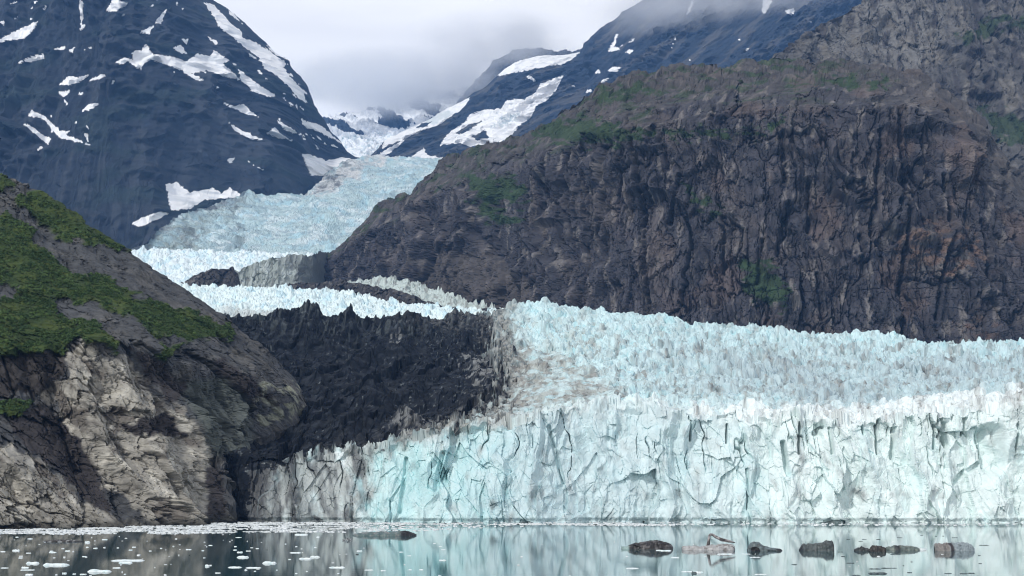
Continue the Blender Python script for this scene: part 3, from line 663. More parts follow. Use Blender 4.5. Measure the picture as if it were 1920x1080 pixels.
c = c + (dcol - c) * (dirtm * 0.9)[..., None]
c = lerp3(c, (0.04, 0.04, 0.045), face * sstep(585, 455, px + 70 * fbm(x / 9 + z / 40, z / 40, 299, 5)) * 0.9)
streak = sstep(0.35, 0.6, ridged(x / 26 + z / 30, z / 90 - x / 90, 432, 3) - 0.75) * face * sstep(760, 560, px)
c = lerp3(c, (0.05, 0.05, 0.055), streak * 0.8)
veins = sstep(0.90, 0.99, 1 - np.abs(perlin(x / 24 - z / 26 + 0.5 * wob, z / 50, 436)) * 2.2) * face * sstep(-0.05, 0.4, perlin(x / 50, z / 40, 437)) 
c = lerp3(c, (0.40, 0.50, 0.53), veins * 0.3)
dk = lerp3(np.broadcast_to(np.array((0.009, 0.012, 0.018), F32), c.shape), (0.026, 0.031, 0.040), sstep(0, 0.5, fbm(x / 12, y / 60 + z / 7, 440, 5)))
spk = sstep(0.55, 0.75, fbm(x / 3.5, y / 30 + z / 3, 444, 4)) * sstep(0.0, 0.4, fbm(x / 30, y / 40, 446, 3) + sstep(760, 930, px) * 0.5)
dk = lerp3(dk, (0.22, 0.25, 0.26), spk * 0.6)
dkrim = np.maximum.reduce([sdf(px, py, p) for p in ([(715, 640), (750, 620), (760, 650), (715, 655)], [(860, 670), (930, 650), (940, 700), (880, 730)], [(720, 790), (800, 765), (850, 780), (760, 805)])]) + fbm(px / 8, py / 6, 447, 4) * 14
dk = lerp3(dk, (0.27, 0.28, 0.28), sstep(0, 10, dkrim) * 0.7 * sstep(0.0, 0.3, r2 - 0.35))
dk = lerp3(dk, (0.12, 0.14, 0.145), wall * sstep(0.0, 0.4, fbm(x / 5, y / 60, 448, 4)) * 0.55)
mixz = sstep(-75, -4, dark + 26 * fbm(px / 26, py / 18, 450, 5)) * top * (1 - darkm) * sstep(780, 860, px + 0.4 * (py - 600))
mcol = lerp3(np.broadcast_to(np.array((0.30, 0.285, 0.26), F32), c.shape), (0.075, 0.072, 0.07), sstep(-0.2, 0.35, fbm(x / 6, y / 40 + z / 4, 452, 5)))
c = c + (mcol - c) * (mixz * 0.85)[..., None]
rub = sstep(38, 6, dark) * sstep(560, 800, px + 0.5 * (py - 800)) * sstep(-0.1, 0.35, fbm(x / 6, y / 40 + z / 4, 454, 5) + 0.15)
dk = lerp3(dk, (0.17, 0.172, 0.17), rub * 0.75)
c = c + (dk - c) * darkm[..., None]
cen = lambda a: (a[:-1, :-1] + a[1:, 1:]) * 0.5
fdark = cen(darkm) > 0.5
fface = (cen(seg) < 2.0) & ~fdark
P = G.P - GL
build('ice_front', P, c, M_ice, glacier, fface)
build('serac_field', P, c, M_ice, glacier, ~fdark & ~fface)
build('debris_cover', P, c, M_till, glacier, fdark)
del P

# ---- white ice band behind the debris
Ey = [(335, 536), (365, 538), (440, 540), (520, 541), (600, 545), (640, 548), (690, 560), (740, 568), (790, 574), (860, 580), (940, 585), (1000, 590)]
ED = [(335, 2560), (600, 2500), (800, 2250), (940, 1950), (1000, 1900)]
B = sheet(335, 1000, 1.1, [(620, [(335, 1650), (1000, 1720)]), (Ey, ED), (off(Ey, 8), off(ED, 60)), (off(Ey, 60), off(ED, 260))], [300, 12, 4])
x, y = B.P[..., 0], B.P[..., 1]
h1, k1, r1 = seracs(x, y, 17, 500, 14, 0.75); h2, k2, _ = seracs(x, y, 7, 505, 6, 0.8)
B.P[..., 2] += (h1 + h2 + 1.2 * facets(x / 3, y / 3, 507, 1, .6)[0] - 6) * np.where(B.seg > 1.5, 0.2, 1)
c = np.empty(B.px.shape + (3,), F32); c[:] = (0.74, 0.85, 0.86)
c = lerp3(c, (0.55, 0.76, 0.84), sstep(0.1, 0.6, fbm(x / 25, y / 60, 510, 4)) * 0.7)
c = lerp3(c, (0.42, 0.42, 0.40), sstep(-6, 10, sdf(B.px, B.py, [(420, 575), (520, 588), (560, 610), (400, 610)]) + fbm(B.px / 9, B.py / 7, 512, 4) * 10) * 0.6)
c = lerp3(c, (0.05, 0.05, 0.05), sstep(0.62, 0.8, fbm(x / 5, y / 9, 514, 4)) * 0.5)
build('ice_band', B.P - GL, c, M_ice, glacier)

# ---- dark medial moraine ridge
My = [(470, 548), (500, 541), (530, 536), (560, 530), (600, 529), (640, 527), (665, 531), (690, 534), (720, 541), (750, 546), (780, 556), (800, 564), (830, 574), (880, 582), (900, 580), (930, 576), (950, 584)]
MDp = [(470, 2620), (600, 2560), (800, 2300), (950, 2010)]
Mo = sheet(470, 950, 1.2, [(off(My, 34), off(MDp, -30)), (My, off(MDp, 40)), (off(My, 40), off(MDp, 160))], [60, 14])
x, y = Mo.P[..., 0], Mo.P[..., 1]; z = Mo.P[..., 2].copy()
env = sstep(2, 0, Mo.seg)
Mo.P[..., 2] += env * (4 * fbm(x / 40, y / 50, 520, 4) + 3.0 * facets(x / 12, z / 12, 523, 1.1, .8)[0])
Mo.P[..., 1] -= 6 * facets(x / 20, z / 20, 526, 1.2, .8)[0] + 3 * facets(x / 7, z / 7, 529, 1.2, .8)[0]
c = np.empty(Mo.px.shape + (3,), F32); c[:] = (0.048, 0.046, 0.048)
c = lerp3(c, (0.10, 0.095, 0.09), sstep(0.1, 0.5, fbm(x / 10, z / 10, 531, 4)))
build('moraine_ridge', Mo.P - GL, c, M_till, glacier)

# ---- grey ice wedge between the moraine and the cliff
Wy = [(620, 540), (650, 530), (690, 522), (730, 521), (770, 526), (810, 541), (850, 553), (890, 566), (930, 575), (960, 582)]
W = sheet(620, 960, 1.2, [(600, 2250), (Wy, [(620, 2860), (800, 2600), (960, 2200)]), (off(Wy, 30), [(620, 2960), (960, 2300)])], [130, 6])
x, y = W.P[..., 0], W.P[..., 1]
h1, _, _ = seracs(x, y, 17, 540, 13, 0.75); h2, _, _ = seracs(x, y, 7, 543, 6, .8)
W.P[..., 2] += (h1 + h2 - 7) * np.where(W.seg > 1.5, 0.2, 1)
c = np.empty(W.px.shape + (3,), F32); c[:] = (0.52, 0.60, 0.58)
c = lerp3(c, (0.26, 0.27, 0.26), sstep(0.0, 0.5, fbm(x / 9, y / 20, 546, 5)) * 0.8)
build('grey_ice', W.P - GL, c, M_ice, glacier)

# ---- dirty grey-green ice lobe and dark outcrop in front of it
Ly = [(398, 545), (408, 532), (430, 514), (460, 500), (490, 488), (520, 482), (545, 476), (575, 478), (600, 474), (640, 470)]
LD = [(398, 2760), (520, 2860), (585, 2960), (605, 3060), (640, 3240)]
Lb = sheet(398, 640, 1.1, [(575, [(398, 2680), (560, 2700), (600, 2950), (640, 3150)]), (Ly, LD), (off(Ly, 40), off(LD, 130))], [130, 8])
x, y = Lb.P[..., 0], Lb.P[..., 1]; z = Lb.P[..., 2].copy()
Lb.P[..., 1] -= 14 * (ridged(x / 40, z / 120, 550, 3) - .8) + 6 * facets(x / 22, z / 40, 552, 1.1, .7)[0] + 3 * facets(x / 8, z / 14, 554, 1.1, .7)[0]
Lb.P[..., 2] += np.where(Lb.seg > 1.5, 0, 1) * 3 * facets(x / 14, y / 14, 556, 1, .7)[0]
c = np.empty(Lb.px.shape + (3,), F32); c[:] = (0.30, 0.34, 0.32)
c = lerp3(c, (0.48, 0.54, 0.53), sstep(0.0, 0.5, fbm(x / 18, z / 40, 558, 5)) * 0.7)
c = lerp3(c, (0.12, 0.13, 0.13), np.maximum(sstep(0.2, 0.6, fbm(x / 10, z / 30, 560, 5)) * 0.8, sstep(520, 605, Lb.px + 20 * fbm(x / 20, z / 20, 562, 4)) * 0.75))
build('dirty_ice', Lb.P - GL, c, M_ice, glacier)
Oy = [(318, 548), (335, 536), (350, 524), (370, 512), (395, 506), (425, 503), (440, 502), (432, 508), (420, 513), (416, 520)]
Oy = [(318, 548), (335, 536), (350, 524), (370, 512), (395, 506), (425, 503), (438, 503), (446, 515), (452, 540)]
Ok = sheet(318, 452, 1.1, [(575, 2640), (Oy, 2700), (off(Oy, 40), 2760)], [70, 8])
x, z = Ok.P[..., 0].copy(), Ok.P[..., 2].copy()
Ok.P[..., 1] -= 6 * facets(x / 20, z / 20, 570, 1.2, .8)[0] + 3 * facets(x / 8, z / 8, 573, 1.2, .8)[0]
Ok.P[..., 2] += np.where(Ok.seg > 1.5, 0, 1) * 3 * facets(x / 10, z / 10, 575, 1, .7)[0]
c = np.empty(Ok.px.shape + (3,), F32); c[:] = (0.060, 0.056, 0.056)
c = lerp3(c, (0.22, 0.21, 0.20), sstep(0.0, 0.5, fbm(x / 14, z / 10, 577, 4) + (370 - Ok.px) / 60) * 0.6)
build('rock_debris', Ok.P - GL, c, M_till, glacier)

# ---- white terrace below the icefall
Ty = [(222, 468), (255, 467), (300, 466), (340, 468), (400, 470), (460, 471), (540, 474), (600, 477), (640, 480)]
Te = sheet(222, 640, 1.1, [(575, 2850), (Ty, 3450), (off(Ty, 6), 3520), (off(Ty, 40), 3700)], [230, 8, 4])
x, y = Te.P[..., 0], Te.P[..., 1]
h1, _, _ = seracs(x, y, 22, 580, 15, 0.75); h2, _, _ = seracs(x, y, 9, 583, 7, .8)
Te.P[..., 2] += (h1 + h2 - 8) * np.where(Te.seg > 1.5, 0.2, 1)
c = np.empty(Te.px.shape + (3,), F32); c[:] = (0.76, 0.85, 0.87)
c = lerp3(c, (0.56, 0.75, 0.82), sstep(0.0, 0.5, fbm(x / 30, y / 70, 586, 4)) * 0.7)
build('ice_terrace', Te.P - GL, c, M_ice, glacier)

# ---- icefall
Iy = [(225, 482), (240, 470), (262, 462), (285, 440), (300, 424), (340, 402), (380, 388), (420, 376), (470, 368), (540, 366), (575, 360), (590, 348), (606, 336), (620, 318), (640, 306), (655, 296), (680, 292), (720, 293), (770, 294), (830, 298), (870, 300)]
ID = [(225, 3760), (262, 3850), (300, 4300), (400, 4850), (540, 5200), (606, 5700), (655, 6400), (700, 6700), (870, 6700)]
Im = [(225, 492), (300, 470), (400, 440), (500, 410), (560, 392), (640, 366), (700, 348), (870, 335)]
IDm = [(225, 3700), (300, 3900), (400, 4250), (500, 4600), (600, 4900), (700, 5200), (870, 5400)]
I = sheet(225, 868, 1.1, [(515, 3640), (Im, IDm), (Iy, ID), (off(Iy, 30), off(ID, 300))], [190, 170, 6], blur=6)
px, py = I.px, I.py
x, y = I.P[..., 0].copy(), I.P[..., 1].copy(); z = I.P[..., 2].copy()
h1, k1, _ = seracs(x + 0.6 * y, y - 0.4 * x, 34, 590, 26, 0.7, 2.2); h2, k2, _ = seracs(x + 0.5 * y, y - .4 * x, 15, 593, 13, .8, 2.0); h3 = 4 * facets(x / 7, y / 9, 596, 1, .6)[0]
flo = fbm((x + 0.5 * y) / 60, (y - 0.5 * x) / 420, 598, 4)
amp = (0.55 + 0.45 * sstep(-0.3, 0.3, flo)) * np.where(I.seg > 2.2, 0.1, 1)
I.P[..., 2] += (0.8 * h1 + 0.75 * h2 + 0.6 * h3 - 13 + 22 * fbm(x / 250, y / 350, 600, 3)) * amp * sstep(0, 0.5, 3 - I.seg)
c = np.empty(px.shape + (3,), F32); c[:] = (0.47, 0.60, 0.615)
c = lerp3(c, (0.68, 0.77, 0.785), sstep(-0.1, 0.5, fbm((x + y * .4) / 90, (y - .5 * x) / 160, 602, 5)) * 0.8)
c = lerp3(c, (0.42, 0.64, 0.72), sstep(0.1, 0.5, fbm(x / 50, y / 130, 605, 5)) * 0.6)
nz = fbm(px / 22, py / 14, 607, 5)
dirty = sdf(px, py, [(225, 500), (262, 455), (320, 420), (400, 385), (470, 375), (420, 410), (370, 440), (390, 470), (300, 480)]) + nz * 22
dz = sstep(-10, 14, dirty)
c = lerp3(c, (0.30, 0.36, 0.34), dz * (0.45 + 0.5 * sstep(-0.2, 0.4, fbm((x + y) / 60, (y - x) / 60, 609, 5))))
spot = np.maximum.reduce([sdf(px, py, p) for p in ([(440, 412), (460, 415), (458, 470), (430, 465), (448, 430)], [(340, 425), (375, 430), (370, 455), (330, 448)], [(432, 390), (446, 392), (440, 406)])]) + nz * 14
c = lerp3(c, (0.10, 0.125, 0.13), sstep(-3, 6, spot) * 0.7)
edge = sdf(px, py, [(215, 490), (250, 455), (300, 418), (370, 385), (450, 365), (470, 372), (400, 390), (330, 410), (290, 440), (280, 480)]) + nz * 8
c = lerp3(c, (0.06, 0.072, 0.085), sstep(-4, 6, edge) * 0.9)
upd = sdf(px, py, [(570, 365), (600, 335), (640, 305), (660, 292), (760, 292), (700, 312), (660, 330), (640, 350), (610, 372)]) + nz * 12
c = lerp3(c, (0.66, 0.64, 0.62), sstep(-6, 10, upd) * 0.8)
c = lerp3(c, (0.14, 0.15, 0.16), sstep(-6, 10, upd) * sstep(0.1, 0.5, fbm((x + y * .6) / 40, (y - x) / 120, 611, 5)) * sstep(700, 660, px) * 0.8)
crv = sstep(0.25, 0.6, ridged((x + 0.7 * y) / 160, (y - 0.5 * x) / 60, 613, 4) - 0.7)
lng = sstep(0.1, 0.45, fbm((x + 0.55 * y) / 34, (y - 0.5 * x) / 520, 615, 5))
c = lerp3(c, (0.27, 0.30, 0.30), lng * 0.55 * sstep(430, 330, px + 60 * nz + 0.5 * (py - 380)) + lng * 0.25)
bnd = sstep(0.25, 0.7, ridged((y - 0.0006 * (x + 900) ** 2) / 70, x / 420, 617, 3) - 0.6)
c = lerp3(c, (0.30, 0.42, 0.46), bnd * 0.6)
c = lerp3(c, (0.30, 0.40, 0.44), crv * 0.75 * (1 - sstep(-6, 10, upd)))
build('icefall', I.P - GL, c, M_ice, glacier)
print('glacier', round(time.time() - T0, 1))
# ================================================================== FLOATING ICE
M_berg = surf_mat('berg_ice', rough=0.45, spec=0.5, nscale=0.9, namt=0.35, bump=0.5, bscale=2.2, bdist=0.25)
M_floe = surf_mat('floe_ice', rough=0.6, spec=0.3, nscale=0.8, namt=0.10, bump=0.3, bscale=2.5, bdist=0.15)

def loft(name, L, prof, depth, mat, parent, colfn, seed, nu=90, nv=26, rough=1.0, skew=0.0, pw=3.0):
    """low floating body: prof = [(0..1, height m)] along the length, rounded across, running below the water"""
    u = np.linspace(0, 1, nu); hgt = np.interp(u, [p[0] for p in prof], [p[1] for p in prof]).astype(F32)
    hgt = hgt * (1 + 0.12 * rough * fbm(u * 6 + seed, u * 0 + 0.5, seed + 2, 4)).astype(F32)
    v = np.linspace(-1, 1, nv)
    U, Vv = np.meshgrid(u, v)
    env = np.clip(1 - np.abs(2 * U - 1) ** 5, 0.03, 1) ** 0.5
    X = (U - 0.5) * L + skew * Vv * depth * 0.3
    Y = Vv * depth * 0.5 * env * (1 + 0.25 * fbm(U * 4 + seed, Vv * 0.5, seed, 3))
    Hh = hgt[None, :] * (1 - np.abs(Vv) ** pw) - 0.5 * np.abs(Vv) ** 6
    sc_ = max(0.25, float(hgt.max())) * rough
    f = facets(X / (sc_ * 1.1) + seed, Y / (sc_ * 1.1), seed, 1.0, 0.5)[0] * 0.16 * sc_ + facets(X / (sc_ * .45) + seed, Y / (sc_ * .45), seed + 3, 1.0, 0.5)[0] * 0.07 * sc_
    g = facets(X / (sc_ * 1.3) + seed + 0.3 * Y, Hh / (sc_ * 0.7), seed + 5, 1.0, 0.5)[0] * 0.11 * sc_ + facets(X / (sc_ * .5) + seed, Hh / (sc_ * .35) + Y, seed + 8, 1.0, 0.5)[0] * 0.06 * sc_
    Z = Hh + f * 0.6 * np.clip(Hh / (0.5 * sc_), 0, 1)
    Y = Y - g
    P = np.stack([X, Y, Z], -1).astype(F32)
    c = colfn(U.astype(F32), Vv.astype(F32), Z.astype(F32), X.astype(F32), Y.astype(F32))
    return build(name, P, c, mat, parent)

def tube(name, pts, rad, mat, parent, c0, c1, seed, n=10, seg=60):
    pts = np.array(pts, float); k = np.linspace(0, len(pts) - 1, seg)
    C_ = np.stack([np.interp(k, np.arange(len(pts)), pts[:, i]) for i in range(3)], -1)
    ker = np.ones(5) / 5
    for i in range(3): C_[:, i] = np.convolve(np.pad(C_[:, i], 2, mode='edge'), ker, 'valid')
    r = np.interp(k, np.arange(len(pts)), rad)
    T = np.gradient(C_, axis=0); T /= np.linalg.norm(T, axis=1, keepdims=True)
    B_ = np.cross(T, np.array([0, 1.0, 0])); B_ /= np.linalg.norm(B_, axis=1, keepdims=True) + 1e-9
    Yv = np.array([0, 1.0, 0])
    a = np.linspace(0, 2 * np.pi, n + 1)
    A, K = np.meshgrid(a, k)
    rr = r[:, None] * (1 + 0.35 * fbm(np.cos(A) * 1.5 + K * 0.5 + seed, np.sin(A) * 1.5, seed, 3)); rr[:, -1] = rr[:, 0]
    P = C_[:, None, :] + B_[:, None, :] * (np.cos(A) * rr)[..., None] + Yv * (np.sin(A) * rr * 1.3)[..., None]
    c = np.empty(A.shape + (3,), F32); c[:] = c0
    c = lerp3(c, c1, sstep(-0.05, 0.2, fbm(K * 0.9 + seed, A * 0.6, seed + 9, 3)))
    return build(name, P.astype(F32), c, mat, parent)

def berg_at(x0, x1, ywl, prof, depthk, name, label, cat, colfn, seed, group=None, rough=1.0, pw=3.0, body='ice_body', nu=90, nv=26):
    """x0,x1: picture extent, ywl: waterline row; prof in (0..1, picture units above the waterline)"""
    D = float(water_dist(ywl)); k = D / (FPX * CP) * 1.0
    wx = float(world((x0 + x1) / 2.0, ywl, D)[0]); L = (x1 - x0) * k
    e = empty(name, (wx, D + L * depthk * 0.25, 0), label, cat, group)
    pr = [(u, h * k) for u, h in prof]
    loft(body, L, pr, L * depthk, M_berg, e, colfn, seed, nu, nv, rough, pw=pw)
    return e, k, L, D

def mixc(base, dark, lo, hi, sx, seed):
    def fn(U, V, Z, X, Y):
        c = np.empty(U.shape + (3,), F32); c[:] = base
        return lerp3(c, dark, sstep(lo, hi, fbm(X / sx + seed, Y / sx + Z / sx * 1.5, seed, 4)))
    return fn

def prof_from(l, x0, x1, wl, k):
    return [((x - x0) / (x1 - x0), max(0.0, 0.74 * (wl - y) / k)) for x, y in l]

GB = 'dark icebergs floating in front of the glacier'
# 1 black loaf
def c1(U, V, Z, X, Y):
    c = mixc((0.022, 0.020, 0.020), (0.12, 0.115, 0.115), 0.1, 0.5, 1.6, 3)(U, V, Z, X * 0.5, Y)
    return lerp3(c, (0.30, 0.42, 0.40), sstep(0.16, 0.10, U))
k2 = 5.486
e, k, L, D = berg_at(1150 + 95 / k2, 1150 + 614 / k2, 1029.5, prof_from([(95, 180), (150, 182), (165, 165), (200, 145), (290, 126), (400, 106), (480, 112), (545, 124), (590, 150), (614, 190)], 95, 614, 216, k2), 0.45, 'iceberg', 'black rock-covered iceberg shaped like a long loaf, left end of the iceberg row', 'iceberg', c1, 3, GB)
# 2 arched
e, k, L, D = berg_at(1150 + 718 / k2, 1150 + 1250 / k2, 1031.5, prof_from([(718, 190), (730, 178), (850, 172), (870, 180), (960, 178), (1040, 160), (1090, 150), (1130, 138), (1180, 140), (1225, 155), (1250, 180)], 718, 1250, 228, k2), 0.4, 'iceberg', 'pale grey iceberg with a thin brown striped arch standing up from it', 'iceberg', mixc((0.42, 0.42, 0.42), (0.24, 0.22, 0.21), 0.1, 0.5, 2.0, 21), 21, GB)
q = lambda cx, cy: ((cx - 984) / k2 * k, 0.0, (228 - cy) / k2 * k)
tube('ice_arch', [q(985, 200), q(988, 140), q(1000, 82), q(1025, 72), q(1065, 102), q(1120, 128), q(1190, 140), q(1262, 158)], [0.62, 0.42, 0.42, 0.36, 0.46, 0.5, 0.4, 0.12], M_berg, e, (0.36, 0.33, 0.33), (0.06, 0.05, 0.05), 31)
# 3 dome with tail and boulder
def c3(U, V, Z, X, Y):
    c = mixc((0.13, 0.17, 0.18), (0.07, 0.085, 0.09), 0.0, 0.4, 1.4, 41)(U, V, Z, X, Y)
    return lerp3(c, (0.02, 0.022, 0.024), sstep(0.72, 0.85, U))
e, k, L, D = berg_at(1150 + 1390 / k2, 1150 + 1742 / k2, 1033.0, prof_from([(1390, 215), (1405, 165), (1430, 130), (1470, 116), (1515, 128), (1545, 160), (1575, 182), (1640, 196), (1720, 206), (1742, 226)], 1390, 1742, 236, k2), 0.5, 'iceberg', 'teal grey domed iceberg with a dark boulder at its side and a low tail', 'iceberg', c3, 41, GB)
b = loft('boulder', 95 / k2 * k, [(0, 0.3), (0.1, .9), (0.3, 1.3), (0.6, 1.35), (0.85, 1.0), (1, 0.2)], 1.6, M_till, e, mixc((0.018, 0.018, 0.02), (0.05, 0.05, 0.05), 0.1, 0.5, 0.8, 44), 44, 30, 16)
b.location = ((1458 - 1566) / k2 * k, -L * 0.24, 0)
# 4 loaf with a hump
k3 = 5.053
def c4(U, V, Z, X, Y):
    c = mixc((0.095, 0.115, 0.115), (0.045, 0.055, 0.058), -0.1, 0.4, 1.6, 51)(U, V, Z, X, Y)
    c = lerp3(c, (0.018, 0.02, 0.022), sstep(0.13, 0.05, U)); return lerp3(c, (0.03, 0.025, 0.028), sstep(0.93, 0.97, U))
berg_at(1480 + 104 / k3, 1480 + 428 / k3, 1032.5, prof_from([(104, 205), (120, 170), (140, 150), (170, 142), (310, 132), (335, 116), (378, 97), (408, 104), (424, 135), (428, 190)], 104, 428, 215, k3), 0.45, 'iceberg', 'dark teal loaf-shaped iceberg with a rounded hump at its right end', 'iceberg', c4, 51, GB, pw=4.0)
# 5 two dark lumps
berg_at(1480 + 620 / k3, 1480 + 768 / k3, 1033.0, prof_from([(620, 200), (650, 180), (672, 172), (690, 153), (715, 172), (745, 186), (768, 196)], 620, 768, 217, k3), 0.5, 'iceberg', 'small dark pointed iceberg just left of a rounded black lump', 'iceberg', mixc((0.05, 0.06, 0.062), (0.018, 0.018, 0.02), -0.1, 0.3, 1.0, 61), 61, GB, nu=60)
berg_at(1480 + 764 / k3, 1480 + 920 / k3, 1034.5, prof_from([(764, 190), (780, 158), (800, 146), (850, 148), (890, 160), (912, 178), (920, 205)], 764, 920, 225, k3), 0.55, 'iceberg', 'rounded black lump of ice with a brownish top, between a pointed and a flat one', 'iceberg', mixc((0.022, 0.020, 0.019), (0.085, 0.075, 0.065), 0.1, 0.5, 1.0, 71), 71, GB, nu=60)
# 6 flat slab
def c6(U, V, Z, X, Y):
    c = mixc((0.11, 0.14, 0.13), (0.19, 0.21, 0.18), 0.0, 0.4, 1.8, 81)(U, V, Z, X, Y)
    c = lerp3(c, (0.02, 0.025, 0.025), sstep(0.10, 0.03, np.abs(U - 0.26))); return lerp3(c, (0.75, 0.82, 0.82), sstep(0.78, 0.82, U))
berg_at(1480 + 930 / k3, 1480 + 1305 / k3, 1031.5, prof_from([(930, 178), (985, 162), (1000, 155), (1080, 155), (1210, 166), (1225, 180), (1260, 186), (1305, 200)], 930, 1305, 209, k3), 0.4, 'iceberg', 'long low flat dark green iceberg with a white tip at its right end', 'iceberg', c6, 81, GB)
# 7 block
def c7(U, V, Z, X, Y):
    c = mixc((0.27, 0.32, 0.345), (0.20, 0.24, 0.26), 0.0, 0.4, 2.0, 91)(U, V, Z, X, Y)
    c = lerp3(c, (0.22, 0.205, 0.195), sstep(0.36, 0.32, U)); return lerp3(c, (0.03, 0.025, 0.03), sstep(0.06, 0.03, np.abs(U - 0.375 + 0.02 * np.sin(V * 9))))
berg_at(1480 + 1394 / k3, 1480 + 1762 / k3, 1033.0, prof_from([(1394, 150), (1400, 120), (1530, 126), (1600, 120), (1690, 120), (1735, 145), (1762, 188)], 1394, 1762, 217, k3), 0.42, 'iceberg', 'pale grey flat-topped iceberg with a black seam, rightmost of the row', 'iceberg', c7, 91, GB, pw=4.0)
# 8 left dark one near the ice front
k4 = 7.385
def c8(U, V, Z, X, Y):
    c = mixc((0.10, 0.15, 0.15), (0.20, 0.215, 0.21), 0.0, 0.4, 2.2, 101)(U, V, Z, X, Y)
    return lerp3(c, (0.016, 0.016, 0.018), sstep(0.72, 0.8, U))
berg_at(600 + 455 / k4, 600 + 1320 / k4, 1004.5, prof_from([(455, 232), (600, 196), (700, 186), (860, 182), (950, 200), (1010, 186), (1080, 172), (1170, 168), (1260, 200), (1320, 236)], 455, 1320, 255, k4), 0.35, 'iceberg', 'low grey and teal iceberg with a black right end, near the ice front', 'iceberg', c8, 101, GB)
berg_at(600 + 310 / k4, 600 + 442 / k4, 1013.5, prof_from([(310, 300), (350, 296), (375, 278), (410, 272), (436, 292), (442, 310)], 310, 442, 322, k4), 0.5, 'iceberg', 'tiny grey ice lump left of the low grey iceberg with a black end', 'iceberg', mixc((0.30, 0.33, 0.34), (0.03, 0.03, 0.035), -0.1, 0.3, 0.8, 111), 111, GB, nu=40)
k5 = 4.571
berg_at(360 / k5, 700 / k5, 1016.0, prof_from([(360, 160), (420, 150), (470, 143), (560, 146), (610, 150), (700, 158)], 360, 700, 166, k5), 0.4, 'iceberg', 'thin dark brown slab of ice awash below the left headland', 'iceberg', mixc((0.028, 0.024, 0.022), (0.3, 0.31, 0.31), 0.25, 0.5, 1.6, 121), 121, GB, nu=60)

# ---------------------------------------------------------------- small floes, one object each
white = [(0.80, 0.86, 0.87)]
def floe(x0, x1, y, hpx, dark, label, group, seed):
    D = float(water_dist(y)); k = D / FPX
    wx = float(world((x0 + x1) / 2, y, D)[0]); L = (x1 - x0) * k; h = max(0.16, 0.62 * hpx * k)
    rs = np.random.default_rng(seed)
    nn = 7
    prof = [(0, 0.1 * h)] + [((i + 1) / (nn + 1), h * (0.55 + 0.45 * rs.random())) for i in range(nn)] + [(1, 0.1 * h)]
    col = mixc((0.80, 0.87, 0.88), (0.62, 0.76, 0.78), 0.2, 0.6, 1.2, seed) if not dark else mixc((0.10, 0.135, 0.14), (0.04, 0.05, 0.055), 0.0, 0.5, 0.8, seed)
    o = loft('ice_floe', L, prof, max(0.5 * L, 1.2), M_floe, None, col, seed % 50, 34 if L > 5 else 18, 10, 0.6)
    o.location = (wx, D + 0.2 * L, 0); o.rotation_euler = (0, 0, rs.uniform(-0.15, 0.15))
    tag(o, label, 'ice floe', group)

A5 = [(215, 330, 352, 30, 'white blocky floe with a notch near its right end, floating at the lower left'), (355, 580, 368, 32, 'long white floe with a swelling in the middle, at the lower left'), (940, 1220, 330, 22, 'longest white floe, lying just behind a shorter one'), (1010, 1130, 348, 20, 'short white floe touching the front of the longest floe'), (738, 945, 424, 40, 'club-shaped white floe, thick at its right end'),
 (178, 245, 388, 18), (165, 290, 408, 8), (210, 280, 450, 20), (530, 570, 437, 16), (620, 650, 442, 12), (680, 740, 445, 12), (960, 1030, 390, 12), (100, 165, 242, 22), (555, 600, 245, 13), (795, 835, 221, 11), (735, 760, 212, 10), (1100, 1135, 236, 9), (1130, 1165, 211, 9), (1275, 1300, 244, 9), (1000, 1020, 217, 8), (220, 265, 262, 8), (0, 45, 250, 9), (0, 70, 390, 7), (155, 195, 304, 9), (700, 740, 292, 10), (1370, 1390, 221, 9), (1755, 1795, 375, 26), (1792, 1815, 368, 14), (1785, 1820, 196, 10), (1590, 1640, 232, 9), (1725, 1750, 241, 8), (1740, 1760, 303, 8), (1840, 1890, 433, 9), (1060, 1080, 443, 9), (870, 920, 147, 10), (525, 550, 224, 8), (415, 480, 256, 12), (230, 280, 140, 10), (425, 455, 246, 10), (130, 160, 125, 9), (725, 770, 172, 28)]
A6 = [(30, 150, 386, 18), (180, 315, 390, 16), (325, 445, 350, 30, 'white floe with a peaked middle and thin ends'), (105, 210, 300, 30, 'humped white floe like a low tent, left of centre'), (108, 160, 256, 16), (75, 110, 236, 10), (85, 110, 206, 10), (640, 750, 313, 22, 'oval white floe touching another at its right'), (735, 822, 298, 22, 'oval white floe touching another at its left'), (560, 660, 260, 15), (600, 718, 106, 18), (790, 820, 125, 11), (895, 1035, 388, 20, 'flat white floe with a rounded keel, alone in the pale brown reflection'), (1135, 1185, 246, 15), (550, 575, 316, 9), (175, 200, 408, 13), (255, 275, 418, 6), (445, 460, 408, 8), (770, 795, 213, 8), (610, 630, 206, 9), (520, 535, 184, 9), (270, 300, 223, 8), (225, 250, 216, 8), (185, 230, 244, 9), (95, 150, 128, 7), (700, 720, 419, 7), (970, 990, 437, 8), (610, 630, 437, 8), (1200, 1280, 408, 10), (1340, 1390, 413, 9), (1500, 1540, 253, 8), (1580, 1610, 405, 5), (1670, 1710, 405, 5), (1860, 1900, 233, 7), (1790, 1815, 180, 5), (1840, 1870, 206, 5), (1840, 1905, 325, 16), (1570, 1605, 285, 5)]
n = 0
for a in A5 + A6:
    left = n < len(A5)
    ox = 0 if left else 420
    lab = a[4] if len(a) > 4 else 'small white ice floe on the dark reflecting water, left half of the bay'
    floe(ox + a[0] / k5, ox + a[1] / k5, 980 + a[2] / k5, a[3] / k5, False, lab, 'white ice floes on the dark water' , 200 + n); n += 1
